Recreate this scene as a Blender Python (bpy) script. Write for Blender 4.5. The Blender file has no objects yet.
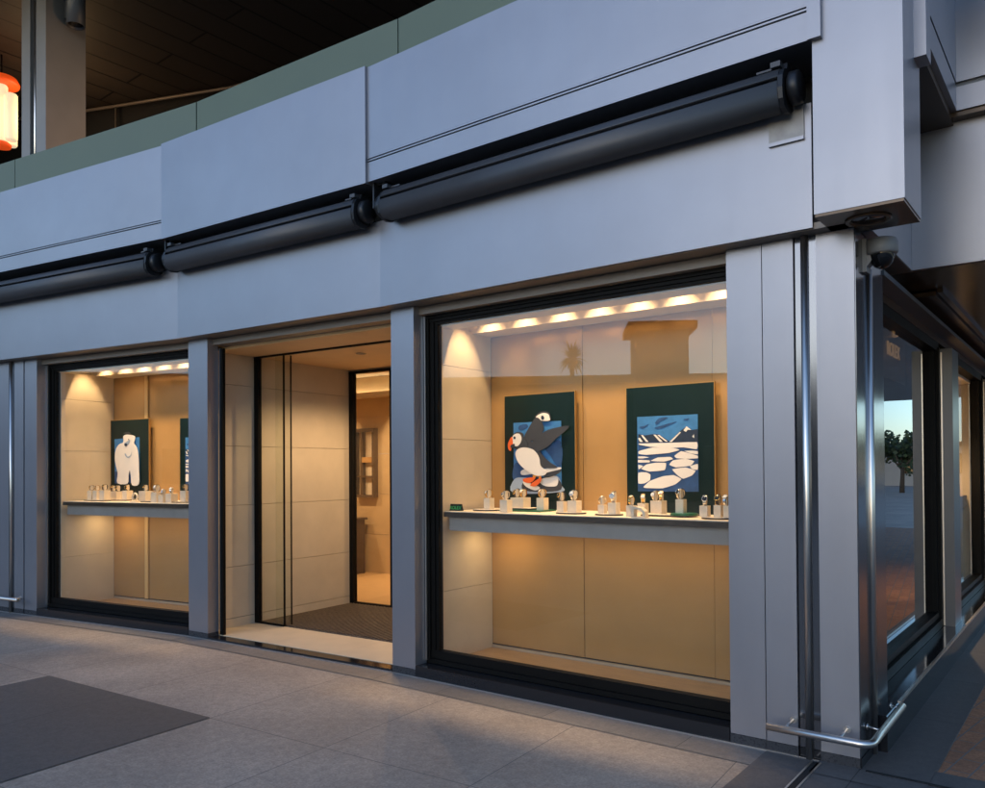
import bpy, bmesh, math, random
from math import sin, cos, radians, pi, atan2
from mathutils import Vector, Matrix
random.seed(7)
S = bpy.context.scene
COL = S.collection

# ------------------------------------------------------------------ camera
F_PX, PITCH, ROLL, PY, PX, EYE = 796.6, 0.011888, 0.006657, 460.19, 492.5, 1.55
_rx = Matrix(((1, 0, 0), (0, cos(PITCH), -sin(PITCH)), (0, sin(PITCH), cos(PITCH))))
_r0 = Matrix(((1, 0, 0), (0, 0, 1), (0, -1, 0)))
_rz = Matrix(((cos(ROLL), -sin(ROLL), 0), (sin(ROLL), cos(ROLL), 0), (0, 0, 1)))
CR = _rx @ _r0 @ _rz                     # image right / down / forward  ->  world
cam_d = bpy.data.cameras.new('camera'); cam = bpy.data.objects.new('camera', cam_d); COL.objects.link(cam)
_b = Matrix((CR.col[0], -CR.col[1], -CR.col[2])).transposed()
cam.matrix_world = Matrix.Translation((0, 0, EYE)) @ _b.to_4x4()
cam_d.sensor_fit = 'HORIZONTAL'; cam_d.sensor_width = 36.0
cam_d.lens = 36.0 * F_PX / 985.0
cam_d.shift_x = 0.0; cam_d.shift_y = (PY - 394.0) / 985.0
cam_d.clip_start = 0.05; cam_d.clip_end = 2000
S.camera = cam

# ------------------------------------------------------------------ sky, sun, exposure
SUN_EL, SUN_ROT = radians(16), radians(222)
w = bpy.data.worlds.new('World'); S.world = w; w.use_nodes = True
nt = w.node_tree
bg = nt.nodes['Background']; bg.inputs['Strength'].default_value = 0.13
sky = nt.nodes.new('ShaderNodeTexSky'); sky.sky_type = 'NISHITA'; sky.sun_disc = False
sky.sun_elevation = SUN_EL; sky.sun_rotation = SUN_ROT
sky.air_density = 1.0; sky.dust_density = 0.6; sky.ozone_density = 4
nt.links.new(sky.outputs[0], bg.inputs[0])
sd = bpy.data.lights.new('sun', 'SUN'); sun = bpy.data.objects.new('sun', sd); COL.objects.link(sun)
sd.energy = 0.03; sd.angle = radians(30); sd.color = (1.0, 0.86, 0.74)
_dir = Vector((sin(SUN_ROT) * cos(SUN_EL), cos(SUN_ROT) * cos(SUN_EL), sin(SUN_EL)))
sun.rotation_euler = _dir.to_track_quat('Z', 'Y').to_euler(); sun.location = _dir * 50
vs = S.view_settings
S.display_settings.display_device = 'sRGB'
vs.view_transform = 'Standard'; vs.look = 'None'; vs.exposure = 1.15; vs.gamma = 1.0; vs.use_curve_mapping = False
S.cycles.max_bounces = 10; S.cycles.transparent_max_bounces = 16; S.cycles.glossy_bounces = 5
S.cycles.caustics_reflective = False; S.cycles.caustics_refractive = False
S.cycles.sample_clamp_indirect = 4.0

# ------------------------------------------------------------------ local frames of the facade
A1, A2, A3, AS = 0.9165, 0.9857, 1.0791, 0.655
def _d(a): return Vector((-sin(a), cos(a), 0))
def _n(a): return Vector((-cos(a), -sin(a), 0))
C0 = 1.0053 * _d(A1) - 4.385 * _n(A1)
V12 = C0 + 3.335 * _d(A1)
V23 = V12 + 2.507 * _d(A2)
DS, NS = Vector((sin(AS), cos(AS), 0)), Vector((cos(AS), -sin(AS), 0))
def _fr(o, x, y): return Matrix(((x.x, y.x, 0, o.x), (x.y, y.y, 0, o.y), (0, 0, 1, o.z), (0, 0, 0, 1)))
FR = {'1': _fr(C0, _d(A1), _n(A1)), '2': _fr(V12, _d(A2), _n(A2)), '3': _fr(V23, _d(A3), _n(A3)),
      'S': _fr(C0, -DS, NS), 'W': Matrix.Identity(4)}
# frames 1,2,3: x runs along the facet away from the corner, y outwards.  frame S: x = minus the distance along the side street
def pl(frame, px, py, n):
    """point of the photograph on the plane y=n of a facet -> (x, z) in that facet"""
    d = CR @ Vector(((px - PX) / F_PX, (py - PY) / F_PX, 1))
    inv = FR[frame].inverted()
    c = inv @ Vector((0, 0, EYE)); dl = inv.to_3x3() @ d
    t = (n - c.y) / dl.y
    p = c + dl * t
    return p.x, p.z

# ------------------------------------------------------------------ materials
def _mat(name):
    m = bpy.data.materials.new(name); m.use_nodes = True
    return m, m.node_tree.nodes, m.node_tree.links, m.node_tree.nodes['Principled BSDF']
def ramp(N, fac, L, cols):
    r = N.new('ShaderNodeValToRGB'); L.new(fac, r.inputs[0])
    e = r.color_ramp.elements
    while len(e) < len(cols): e.new(0.5)
    for el, (p, c) in zip(e, cols): el.position = p; el.color = (*c, 1)
    return r.outputs[0]
def mixc(N, L, fac, a, b, mode='MIX'):
    m = N.new('ShaderNodeMix'); m.data_type = 'RGBA'; m.blend_type = mode
    for sock, v in ((m.inputs[0], fac), (m.inputs[6], a), (m.inputs[7], b)):
        if isinstance(v, (int, float)): sock.default_value = v
        elif isinstance(v, tuple): sock.default_value = (*v, 1)
        else: L.new(v, sock)
    return m.outputs[2]
def math_(N, L, op, a, b=None, c=None):
    m = N.new('ShaderNodeMath'); m.operation = op
    for i, v in enumerate((a, b, c)):
        if v is None: continue
        if isinstance(v, (int, float)): m.inputs[i].default_value = v
        else: L.new(v, m.inputs[i])
    return m.outputs[0]
def noise(N, L, scale, vec=None, detail=4, rough=0.55):
    n = N.new('ShaderNodeTexNoise'); n.inputs['Scale'].default_value = scale
    n.inputs['Detail'].default_value = detail; n.inputs['Roughness'].default_value = rough
    if vec is not None: L.new(vec, n.inputs['Vector'])
    return n.outputs[0]
def pm(name, col, rough=0.5, metal=0.0, var=0.06, nscale=3.0, bump=0.0, bscale=60.0, rvar=0.05, spec=0.5, stretch=None):
    m, N, L, B = _mat(name)
    tc = N.new('ShaderNodeTexCoord'); vec = tc.outputs['Object']
    if stretch:
        mp = N.new('ShaderNodeMapping'); mp.inputs['Scale'].default_value = stretch; L.new(vec, mp.inputs[0]); vec = mp.outputs[0]
    n = noise(N, L, nscale, vec)
    lo = tuple(c * (1 - var) for c in col); hi = tuple(min(1, c * (1 + var)) for c in col)
    L.new(ramp(N, n, L, [(0.3, lo), (0.7, hi)]), B.inputs['Base Color'])
    r = N.new('ShaderNodeMapRange'); L.new(n, r.inputs[0])
    r.inputs[3].default_value = max(0.02, rough - rvar); r.inputs[4].default_value = min(1, rough + rvar)
    L.new(r.outputs[0], B.inputs['Roughness'])
    B.inputs['Metallic'].default_value = metal; B.inputs['Specular IOR Level'].default_value = spec
    if bump:
        b = N.new('ShaderNodeBump'); b.inputs['Strength'].default_value = bump; b.inputs['Distance'].default_value = 0.002
        L.new(noise(N, L, bscale, vec, 3), b.inputs['Height']); L.new(b.outputs[0], B.inputs['Normal'])
    return m
def emit(name, col, strength):
    m, N, L, B = _mat(name)
    B.inputs['Base Color'].default_value = (*col, 1); B.inputs['Emission Color'].default_value = (*col, 1)
    B.inputs['Emission Strength'].default_value = strength
    return m
def glass_mat(name, tint, gain=1.0):
    m = bpy.data.materials.new(name); m.use_nodes = True
    N, L = m.node_tree.nodes, m.node_tree.links; N.clear()
    out = N.new('ShaderNodeOutputMaterial'); mx = N.new('ShaderNodeMixShader')
    tr = N.new('ShaderNodeBsdfTransparent'); tr.inputs[0].default_value = (*tint, 1)
    gl = N.new('ShaderNodeBsdfGlossy'); gl.inputs['Roughness'].default_value = 0.0
    fr = N.new('ShaderNodeFresnel'); fr.inputs[0].default_value = 1.5
    geo = N.new('ShaderNodeNewGeometry')
    front = math_(N, L, 'SUBTRACT', 1.0, geo.outputs['Backfacing'])
    fac = math_(N, L, 'MULTIPLY', math_(N, L, 'MULTIPLY', fr.outputs[0], front), gain)
    fac = math_(N, L, 'MINIMUM', fac, 1.0)
    L.new(fac, mx.inputs[0]); L.new(tr.outputs[0], mx.inputs[1]); L.new(gl.outputs[0], mx.inputs[2]); L.new(mx.outputs[0], out.inputs[0])
    return m
def paving_mat(name, cA, cB, sx, sy, jw, joint, rough=0.75, offset=0.0, stain=0.25, fine=0.25, bump=0.25, spec=0.35, tile_var=0.12):
    m, N, L, B = _mat(name)
    tc = N.new('ShaderNodeTexCoord'); sp = N.new('ShaderNodeSeparateXYZ'); L.new(tc.outputs['Object'], sp.inputs[0])
    gy = math_(N, L, 'DIVIDE', sp.outputs[1], sy); iy = math_(N, L, 'FLOOR', gy)
    gx = math_(N, L, 'DIVIDE', sp.outputs[0], sx)
    if offset: gx = math_(N, L, 'ADD', gx, math_(N, L, 'MULTIPLY', math_(N, L, 'MODULO', iy, 2.0), offset))
    ix = math_(N, L, 'FLOOR', gx)
    fx = math_(N, L, 'SUBTRACT', gx, ix); fy = math_(N, L, 'SUBTRACT', gy, iy)
    ex = math_(N, L, 'MULTIPLY', math_(N, L, 'MINIMUM', fx, math_(N, L, 'SUBTRACT', 1.0, fx)), sx)
    ey = math_(N, L, 'MULTIPLY', math_(N, L, 'MINIMUM', fy, math_(N, L, 'SUBTRACT', 1.0, fy)), sy)
    e = math_(N, L, 'MINIMUM', ex, ey)
    j = math_(N, L, 'LESS_THAN', e, jw)
    cv = N.new('ShaderNodeCombineXYZ'); L.new(ix, cv.inputs[0]); L.new(iy, cv.inputs[1])
    wn = N.new('ShaderNodeTexWhiteNoise'); wn.noise_dimensions = '2D'; L.new(cv.outputs[0], wn.inputs['Vector'])
    base = mixc(N, L, wn.outputs[0], cA, cB)
    big = noise(N, L, 0.9, tc.outputs['Object'], 6, 0.6)
    base = mixc(N, L, stain, base, ramp(N, big, L, [(0.3, (0.25, 0.24, 0.23)), (0.72, (0.85, 0.84, 0.82))]), 'OVERLAY')
    mid = noise(N, L, 20, tc.outputs['Object'], 5, 0.7)
    base = mixc(N, L, fine, base, ramp(N, mid, L, [(0.35, (0.3, 0.3, 0.3)), (0.65, (0.72, 0.7, 0.68))]), 'OVERLAY')
    grain = noise(N, L, 75, tc.outputs['Object'], 2, 0.6)
    base = mixc(N, L, fine, base, ramp(N, grain, L, [(0.35, (0.3, 0.3, 0.3)), (0.65, (0.7, 0.7, 0.7))]), 'OVERLAY')
    L.new(mixc(N, L, j, base, joint), B.inputs['Base Color'])
    r = N.new('ShaderNodeMapRange'); L.new(big, r.inputs[0]); r.inputs[3].default_value = rough - 0.12; r.inputs[4].default_value = rough + 0.08
    L.new(r.outputs[0], B.inputs['Roughness']); B.inputs['Specular IOR Level'].default_value = spec
    b = N.new('ShaderNodeBump'); b.inputs['Strength'].default_value = bump; b.inputs['Distance'].default_value = 0.004
    h = math_(N, L, 'ADD', math_(N, L, 'MULTIPLY', mid, 0.5), math_(N, L, 'MULTIPLY', grain, 0.5))
    h = math_(N, L, 'SUBTRACT', h, math_(N, L, 'MULTIPLY', j, 0.8))
    L.new(h, b.inputs['Height']); L.new(b.outputs[0], B.inputs['Normal'])
    return m

M = {}
M['alu'] = pm('satin_aluminium_panel', (0.310, 0.306, 0.330), 0.38, 0.66, 0.035, 1.3, 0.05, 500, 0.05)
def weather(m):
    N, L = m.node_tree.nodes, m.node_tree.links; B_ = N['Principled BSDF']
    tc = N.new('ShaderNodeTexCoord'); mp = N.new('ShaderNodeMapping'); mp.inputs['Scale'].default_value = (7, 7, 0.35); L.new(tc.outputs['Object'], mp.inputs[0])
    st = noise(N, L, 1.6, mp.outputs[0], 6, 0.65); sm = noise(N, L, 2.3, tc.outputs['Object'], 5, 0.6)
    src = B_.inputs['Base Color'].links[0].from_socket
    c = mixc(N, L, 0.05, src, ramp(N, st, L, [(0.35, (0.40, 0.40, 0.40)), (0.62, (0.56, 0.56, 0.56))]), 'OVERLAY')
    c = mixc(N, L, 0.20, c, ramp(N, sm, L, [(0.3, (0.42, 0.42, 0.42)), (0.7, (0.57, 0.57, 0.57))]), 'OVERLAY')
    L.new(c, B_.inputs['Base Color'])
    r = N.new('ShaderNodeMapRange'); L.new(st, r.inputs[0]); r.inputs[1].default_value = 0.3; r.inputs[2].default_value = 0.7; r.inputs[3].default_value = 0.36; r.inputs[4].default_value = 0.40
    L.new(r.outputs[0], B_.inputs['Roughness'])
weather(M['alu'])
M['alu_side'] = pm('brushed_steel_cladding', (0.17, 0.172, 0.185), 0.14, 0.9, 0.04, 6, 0.05, 300, 0.04, stretch=(1, 1, 0.05))  # steel darkened in its colour, as if mirroring dark surroundings
M['alu_dark'] = pm('shadow_gap_grey', (0.12, 0.125, 0.135), 0.5, 0.4)
M['alu_pier'] = pm('dull_grey_pier_metal', (0.125, 0.127, 0.138), 0.38, 0.6, 0.05, 3)  # aluminium with the shade under the soffit put into its colour
M['bronze'] = pm('dark_bronze_soffit', (0.090, 0.056, 0.032), 0.25, 0.35, 0.08, 2.0)
M['soffit'] = pm('grey_brown_soffit', (0.20, 0.17, 0.145), 0.45, 0.3)
M['black'] = pm('black_window_frame', (0.006, 0.0055, 0.005), 0.5, 0.0, 0.1, spec=0.12)
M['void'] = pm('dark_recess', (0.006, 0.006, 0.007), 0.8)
M['plate'] = pm('worn_metal_plate', (0.30, 0.285, 0.275), 0.5, 0.3, 0.25, 9)
M['granite'] = pm('polished_black_granite', (0.014, 0.0145, 0.017), 0.10, 0.0, 0.06, 90, 0, 60, 0.03, 0.45)
M['basegran'] = pm('honed_grey_granite', (0.040, 0.041, 0.046), 0.28, 0.0, 0.08, 80, 0, 60, 0.05)
M['awn'] = pm('charcoal_awning_casing', (0.060, 0.060, 0.066), 0.45, 0.2, 0.08, 4)
M['awn_dark'] = pm('black_awning_bracket', (0.015, 0.015, 0.017), 0.4, 0.2)
M['chrome'] = pm('polished_steel', (0.70, 0.65, 0.60), 0.32, 1.0, 0.03)
M['stone'] = pm('cream_limestone', (0.60, 0.50, 0.36), 0.55, 0.0, 0.05, 5, 0.12, 90)
M['stone2'] = pm('beige_limestone', (0.56, 0.47, 0.35), 0.6, 0.0, 0.06, 4, 0.12, 90)
M['ceil_warm'] = pm('amber_plaster_ceiling', (0.74, 0.52, 0.29), 0.6)
M['honey'] = pm('honey_lit_slit', (0.62, 0.40, 0.16), 0.4)
M['tan'] = pm('tan_stone', (0.50, 0.36, 0.20), 0.5, 0.0, 0.08, 3)
M['ceil'] = pm('warm_plaster_ceiling', (0.62, 0.52, 0.38), 0.7)
M['gold'] = pm('bronze_lacquer_panel', (0.44, 0.255, 0.095), 0.22, 0.15, 0.07, 2.2, 0, 60, 0.05)
M['oak'] = pm('oak_display_floor', (0.42, 0.26, 0.12), 0.4, 0.0, 0.15, 6, stretch=(1, 8, 1))
M['wood_dark'] = pm('dark_walnut_edge', (0.07, 0.04, 0.02), 0.4, 0.0, 0.2, 10)
M['apron'] = pm('grey_leather_apron', (0.33, 0.28, 0.245), 0.65, 0.0, 0.06, 8)
M['leather'] = pm('cream_leather', (0.70, 0.60, 0.46), 0.5, 0.0, 0.05, 30, 0.1, 200)
M['trim'] = pm('pale_skirting', (0.46, 0.36, 0.24), 0.5)
M['green_band'] = pm('sage_green_metal', (0.112, 0.142, 0.098), 0.5, 0.1, 0.05, 1.5)
M['board'] = pm('dark_green_board', (0.004, 0.014, 0.013), 0.3, 0.0, 0.1, 6, spec=0.25)
M['gold_edge'] = pm('gold_edge', (0.42, 0.24, 0.07), 0.4, 0.5)
M['blue'] = pm('blue_print', (0.035, 0.17, 0.42), 0.5, 0.0, 0.15, 18)
M['blue_deep'] = pm('deep_blue_print', (0.015, 0.06, 0.18), 0.5, 0.0, 0.3, 12)
M['navy'] = pm('navy_print', (0.01, 0.022, 0.05), 0.5)
M['white'] = pm('off_white_print', (0.74, 0.70, 0.66), 0.6, 0.0, 0.03)
M['slate'] = pm('slate_grey_print', (0.033, 0.036, 0.045), 0.5)
M['orange'] = pm('orange_red_print', (0.72, 0.11, 0.015), 0.5)
M['amber'] = pm('amber_print', (0.75, 0.30, 0.03), 0.5)
M['icegrey'] = pm('pale_blue_print', (0.30, 0.38, 0.50), 0.5)
M['tray_dark'] = pm('dark_tray', (0.035, 0.022, 0.012), 0.3)
M['tray_green'] = pm('green_tray', (0.012, 0.12, 0.05), 0.35)
M['steel'] = pm('watch_steel', (0.75, 0.74, 0.72), 0.18, 1.0)
M['wgold'] = pm('watch_gold', (0.80, 0.52, 0.18), 0.2, 1.0)
M['dial_w'] = pm('pale_dial', (0.75, 0.74, 0.7), 0.3)
M['dial_d'] = pm('dark_dial', (0.02, 0.025, 0.03), 0.2)
M['strap_d'] = pm('dark_strap', (0.03, 0.02, 0.015), 0.5)
M['glass'] = glass_mat('clear_glass', (0.965, 0.975, 0.965), 1.9)
M['glass_lit'] = glass_mat('lit_window_glass', (0.96, 0.96, 0.95), 0.7)
M['glass_side'] = glass_mat('side_glass', (0.80, 0.80, 0.80), 1.7)
M['glass_green'] = glass_mat('greenish_glass', (0.955, 0.97, 0.945), 1.6)
M['mat_rubber'] = pm('ribbed_entrance_mat', (0.10, 0.074, 0.052), 0.8, 0.0, 0.3, 40)
M['spot'] = emit('lamp_lens', (1.0, 0.80, 0.52), 6)
M['cam_white'] = pm('camera_housing_grey', (0.20, 0.20, 0.205), 0.45)
M['cam_dome'] = pm('smoked_dome', (0.006, 0.006, 0.007), 0.05)
M['plank'] = paving_mat('dark_ceiling_planks', (0.040, 0.033, 0.028), (0.048, 0.039, 0.032), 6.0, 0.45, 0.016, (0.006, 0.005, 0.005), 0.6, 0.35, 0.1, 0.1, 0.1)  # planks coloured dark to stand in for the unlit ceiling
M['pier_up'] = pm('upper_pier_cladding', (0.24, 0.225, 0.215), 0.45, 0.2)
M['orange_cap'] = emit('lantern_cap_orange', (0.80, 0.08, 0.01), 0.28)
M['tube'] = emit('lantern_tube', (1.0, 0.82, 0.53), 0.30)
M['concrete'] = paving_mat('exposed_concrete_paving', (0.345, 0.292, 0.242), (0.385, 0.325, 0.270), 1.0, 1.255, 0.0025, (0.14, 0.13, 0.12), 0.72, stain=0.42, fine=0.34, bump=0.45)
M['dark_paver'] = paving_mat('dark_grey_paving', (0.122, 0.108, 0.096), (0.135, 0.120, 0.107), 0.96, 1.255, 0.002, (0.045, 0.045, 0.045), 0.7)
M['strip'] = paving_mat('grey_granite_strip', (0.185, 0.170, 0.158), (0.215, 0.197, 0.182), 0.9, 5.0, 0.002, (0.05, 0.05, 0.05), 0.55, spec=0.5)
M['dark_gran'] = paving_mat('dark_granite_paving', (0.092, 0.083, 0.080), (0.118, 0.107, 0.102), 1.1, 0.9, 0.0025, (0.02, 0.02, 0.02), 0.6, spec=0.45)
M['brick'] = paving_mat('red_brown_brick_paving', (0.40, 0.19, 0.10), (0.29, 0.14, 0.08), 0.21, 0.105, 0.004, (0.17, 0.155, 0.145), 0.75, 0.5, 0.25, 0.4)
M['asphalt'] = paving_mat('asphalt', (0.05, 0.05, 0.052), (0.055, 0.055, 0.056), 4, 4, 0.0, (0.05, 0.05, 0.05), 0.8)

# ------------------------------------------------------------------ mesh helpers
def smooth_open(pts, k=4):
    out = []
    for i in range(len(pts) - 1):
        p0, p1, p2, p3 = (Vector(pts[min(max(i + j, 0), len(pts) - 1)]) for j in (-1, 0, 1, 2))
        for q in range(k):
            u = q / k
            v = 0.5 * ((2 * p1) + (-p0 + p2) * u + (2 * p0 - 5 * p1 + 4 * p2 - p3) * u * u + (-p0 + 3 * p1 - 3 * p2 + p3) * u ** 3)
            out.append((v.x, v.y))
    return out + [tuple(pts[-1])]
class MB:
    def __init__(s): s.bm = bmesh.new(); s.vec = lambda x, y, z: Vector((x, y, z))
    def box(s, x0, x1, y0, y1, z0, z1):
        if x0 > x1: x0, x1 = x1, x0
        if y0 > y1: y0, y1 = y1, y0
        if z0 > z1: z0, z1 = z1, z0
        v = [s.bm.verts.new(p) for p in ((x0, y0, z0), (x1, y0, z0), (x1, y1, z0), (x0, y1, z0), (x0, y0, z1), (x1, y0, z1), (x1, y1, z1), (x0, y1, z1))]
        for f in ((3, 2, 1, 0), (4, 5, 6, 7), (0, 1, 5, 4), (1, 2, 6, 5), (2, 3, 7, 6), (3, 0, 4, 7)): s.bm.faces.new([v[i] for i in f])
        return s
    def prism(s, poly, axis, a, b):
        """extrude a 2-D polygon along an axis from a to b (axis x: poly=(y,z); y: (x,z); z: (x,y))"""
        def P(p, t): return {'x': (t, p[0], p[1]), 'y': (p[0], t, p[1]), 'z': (p[0], p[1], t)}[axis]
        va = [s.bm.verts.new(P(p, a)) for p in poly]; vb = [s.bm.verts.new(P(p, b)) for p in poly]
        n = len(poly)
        s.bm.faces.new(va); s.bm.faces.new(vb[::-1])
        for i in range(n): s.bm.faces.new((va[i], vb[i], vb[(i + 1) % n], va[(i + 1) % n]))
        return s
    def tube(s, pts, r, seg=12, cap=True):
        pts = [Vector(p) for p in pts]; rings = []
        up0 = None
        for i, p in enumerate(pts):
            t = (pts[min(i + 1, len(pts) - 1)] - pts[max(i - 1, 0)]).normalized()
            if up0 is None:
                up0 = Vector((0, 0, 1)) if abs(t.z) < 0.9 else Vector((1, 0, 0))
            a = (up0 - t * up0.dot(t)).normalized(); b = t.cross(a); up0 = a
            rr = r[i] if isinstance(r, (list, tuple)) else r
            rings.append([s.bm.verts.new(p + (a * cos(2 * pi * k / seg) + b * sin(2 * pi * k / seg)) * rr) for k in range(seg)])
        for q, u in zip(rings, rings[1:]):
            for k in range(seg):
                f = s.bm.faces.new((q[k], q[(k + 1) % seg], u[(k + 1) % seg], u[k])); f.smooth = True
        if cap:
            s.bm.faces.new(rings[0][::-1]); s.bm.faces.new(rings[-1])
        return s
    def lathe(s, prof, cx=0, cy=0, cz=0, seg=32, rot=None):
        """prof = list of (radius, z)"""
        R = rot or Matrix.Identity(3); c = Vector((cx, cy, cz)); rings = []
        for r, z in prof:
            if r < 1e-6: rings.append([s.bm.verts.new(c + R @ Vector((0, 0, z)))])
            else: rings.append([s.bm.verts.new(c + R @ Vector((r * cos(2 * pi * k / seg), r * sin(2 * pi * k / seg), z))) for k in range(seg)])
        for q, u in zip(rings, rings[1:]):
            for k in range(seg):
                a, b = q[k % len(q)], q[(k + 1) % len(q)]; c_, d_ = u[(k + 1) % len(u)], u[k % len(u)]
                vs_ = []
                for v in (a, b, c_, d_):
                    if v not in vs_: vs_.append(v)
                if len(vs_) >= 3:
                    f = s.bm.faces.new(vs_); f.smooth = True
        return s
    def bevel(s, wd, seg=2, ang=30):
        ed = [e for e in s.bm.edges if len(e.link_faces) == 2 and e.calc_face_angle(0) > radians(ang)]
        bmesh.ops.bevel(s.bm, geom=ed, offset=wd, segments=seg, affect='EDGES', clamp_overlap=True, profile=0.5)
        return s
    def build(s, name, mat, parent=None, frame=None, recalc=True):
        if recalc: bmesh.ops.recalc_face_normals(s.bm, faces=s.bm.faces)
        me = bpy.data.meshes.new(name); s.bm.to_mesh(me); s.bm.free()
        o = bpy.data.objects.new(name, me); COL.objects.link(o)
        me.materials.append(M[mat] if isinstance(mat, str) else mat)
        if frame: o.matrix_world = FR[frame]
        if parent: o.parent = parent
        return o
def box(name, mat, b, parent=None, frame=None, bev=0.0):
    m = MB().box(*b)
    if bev: m.bevel(bev)
    return m.build(name, mat, parent, frame)
def tag(o, label=None, cat=None, group=None, kind=None):
    if label: o['label'] = label
    if cat: o['category'] = cat
    if group: o['group'] = group
    if kind: o['kind'] = kind
    return o
def thing(name, label, cat, frame='W', loc=(0, 0, 0), rz=0.0, group=None):
    o = bpy.data.objects.new(name, None); COL.objects.link(o); o.empty_display_size = 0.1
    o.matrix_world = FR[frame] @ Matrix.Translation(loc) @ Matrix.Rotation(rz, 4, 'Z')
    return tag(o, label, cat, group)
def copy_tree(o, parent=None):
    c = o.copy(); COL.objects.link(c)
    if parent: c.parent = parent
    for ch in list(o.children): copy_tree(ch, c)
    return c
def spot_light(parent, loc, power, size=70, blend=0.6, col=(1.0, 0.67, 0.36), tilt=(0, 0), radius=0.02):
    l = bpy.data.lights.new('lamp', 'SPOT'); l.energy = power; l.spot_size = radians(size); l.spot_blend = blend
    l.color = col; l.shadow_soft_size = radius
    o = bpy.data.objects.new('lamp', l); COL.objects.link(o); o.location = loc; o.rotation_euler = (radians(tilt[0]), radians(tilt[1]), 0)
    o.parent = parent
    return o

# ================================================================== GROUND
pv = FR['2'].copy(); pv = Matrix.Translation((-1.788, 5.029, 0)) @ Matrix.Rotation(radians(146.5), 4, 'Z')
FR['P'] = pv                              # paving grid: origin at the tip of the dark tile
def sheet(name, mat, poly, z, frame):
    m = MB(); m.bm.faces.new([m.bm.verts.new((x, y, z)) for x, y in poly])
    o = m.build(name, mat, None, frame, recalc=False)
    for p in o.data.polygons:
        if p.normal.z < 0: o.data.flip_normals(); break
    return tag(o, kind='structure')
sheet('plaza_paving', 'concrete', [(-150, -150), (150, -150), (150, 150), (-150, 150)], 0.0, 'P')
sheet('dark_paving_square', 'dark_paver', [(0, 0), (1.92, 0), (1.92, 1.255), (0, 1.255)], 0.004, 'P')
sheet('granite_strip', 'strip', [(0.475, -0.3), (3.345, -0.3), (3.345, 0.245), (0.475, 0.265)], 0.004, '1')
sheet('granite_strip', 'strip', [(0.0, -0.3), (2.512, -0.3), (2.50, 0.20), (-0.012, 0.245)], 0.005, '2')
sheet('granite_strip', 'strip', [(0.0, -0.3), (7, -0.3), (7, 0.20), (-0.012, 0.20)], 0.006, '3')
# dark granite apron around the corner
sheet('dark_granite_paving', 'dark_gran', [(0.475, -0.2), (0.475, 6), (-9, 6), (-9, -0.19), (-0.318, -0.19), (0.0, -0.19)], 0.007, '1')
sheet('granite_kerb_strip', 'dark_gran', [(0.2, -0.2), (0.2, 0.312), (-16, 0.312), (-16, -0.2)], 0.010, 'S')
FR['B'] = _fr(C0, DS, NS) @ Matrix.Rotation(radians(8), 4, 'Z')
bp = [FR['B'].inverted() @ (FR['S'] @ Vector(p)) for p in ((-0.19, 0.318, 0), (-18, 0.318, 0), (-18, 14, 0), (-0.19, 14, 0))]
sheet('brick_paving', 'brick', [(p.x, p.y) for p in bp], 0.006, 'B')
tag(box('kerb_edge', 'dark_gran', (-18, -0.19, 0.306, 0.320, -0.02, 0.012), None, 'S'), kind='structure')
tag(box('road', 'asphalt', (-18, 18, 14.0, 26.0, -0.1, 0.008), None, 'S'), kind='structure')
tag(box('pavement', 'concrete', (-60, 18, 26.0, 60.0, -0.1, 0.06), None, 'S'), kind='structure')
# joints: front strip joint and bright metal edge along the facade
tag(box('paving_joint', 'void', (-9, -0.03, 0.012, 0.030, 0.0, 0.0135), None, '1'), kind='structure')
tag(box('metal_edge', 'chrome', (0.20, 3.335, 0.008, 0.014, 0.0, 0.011), None, '1'), kind='structure')
tag(box('metal_edge', 'chrome', (0.0, 2.507, 0.008, 0.014, 0.0, 0.012), None, '2'), kind='structure')
tag(box('metal_edge', 'chrome', (0.0, 6, 0.008, 0.014, 0.0, 0.013), None, '3'), kind='structure')
dr = thing('drain_channel', 'narrow steel edged drain slot running out from the corner pier', 'drain', '1', (0.205, 0.04, 0.0))
box('slot', 'void', (-0.017, 0.017, 0, 4.0, 0.0, 0.0100), dr)
box('edge_strip', 'chrome', (-0.026, -0.017, 0, 4.0, 0, 0.0125), dr); box('edge_strip', 'chrome', (0.017, 0.026, 0, 4.0, 0, 0.0125), dr)

# ================================================================== SHOP BUILDING
B = thing('shop_building', 'grey aluminium clad corner shop with curved front and warm lit display windows', 'shop')
Z_SOF, Z_LOW, Z_UP, Z_TOP = 2.79, 3.44, 3.69, 4.545
N_LOW, N_UP = 0.12, 0.27
def bp_(name, mat, b, f, bev=0.0, parent=B):
    o = box(name, mat, b, None, f, bev)
    o.parent = parent
    return o
def part(mb, name, mat, f, parent=B):
    o = mb.build(name, mat, None, f)
    o.parent = parent
    if parent is not B: o.matrix_basis = Matrix.Identity(4)
    return o
G = 0.003
# ---- lower fascia panels
bp_('shadow_gap', 'void', (0.02, 0.19, -0.22, N_LOW - 0.03, Z_SOF, Z_LOW), '1')  # near-black backing stands in for the shade in this joint
bp_('fascia_panel', 'alu', (0.173, 3.335 - 0.005 - G, -0.22, N_LOW, Z_SOF, Z_LOW), '1', 0.005)
bp_('fascia_panel', 'alu', (-0.005 + G, 2.507 - 0.006 - G, -0.22, N_LOW, Z_SOF, Z_LOW), '2', 0.005)
bp_('fascia_panel', 'alu', (-0.006 + G, 3.9, -0.22, N_LOW, Z_SOF, Z_LOW), '3', 0.005)
bp_('fascia_panel', 'alu', (3.906, 6.5, -0.22, N_LOW, Z_SOF, Z_LOW), '3', 0.005)
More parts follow.
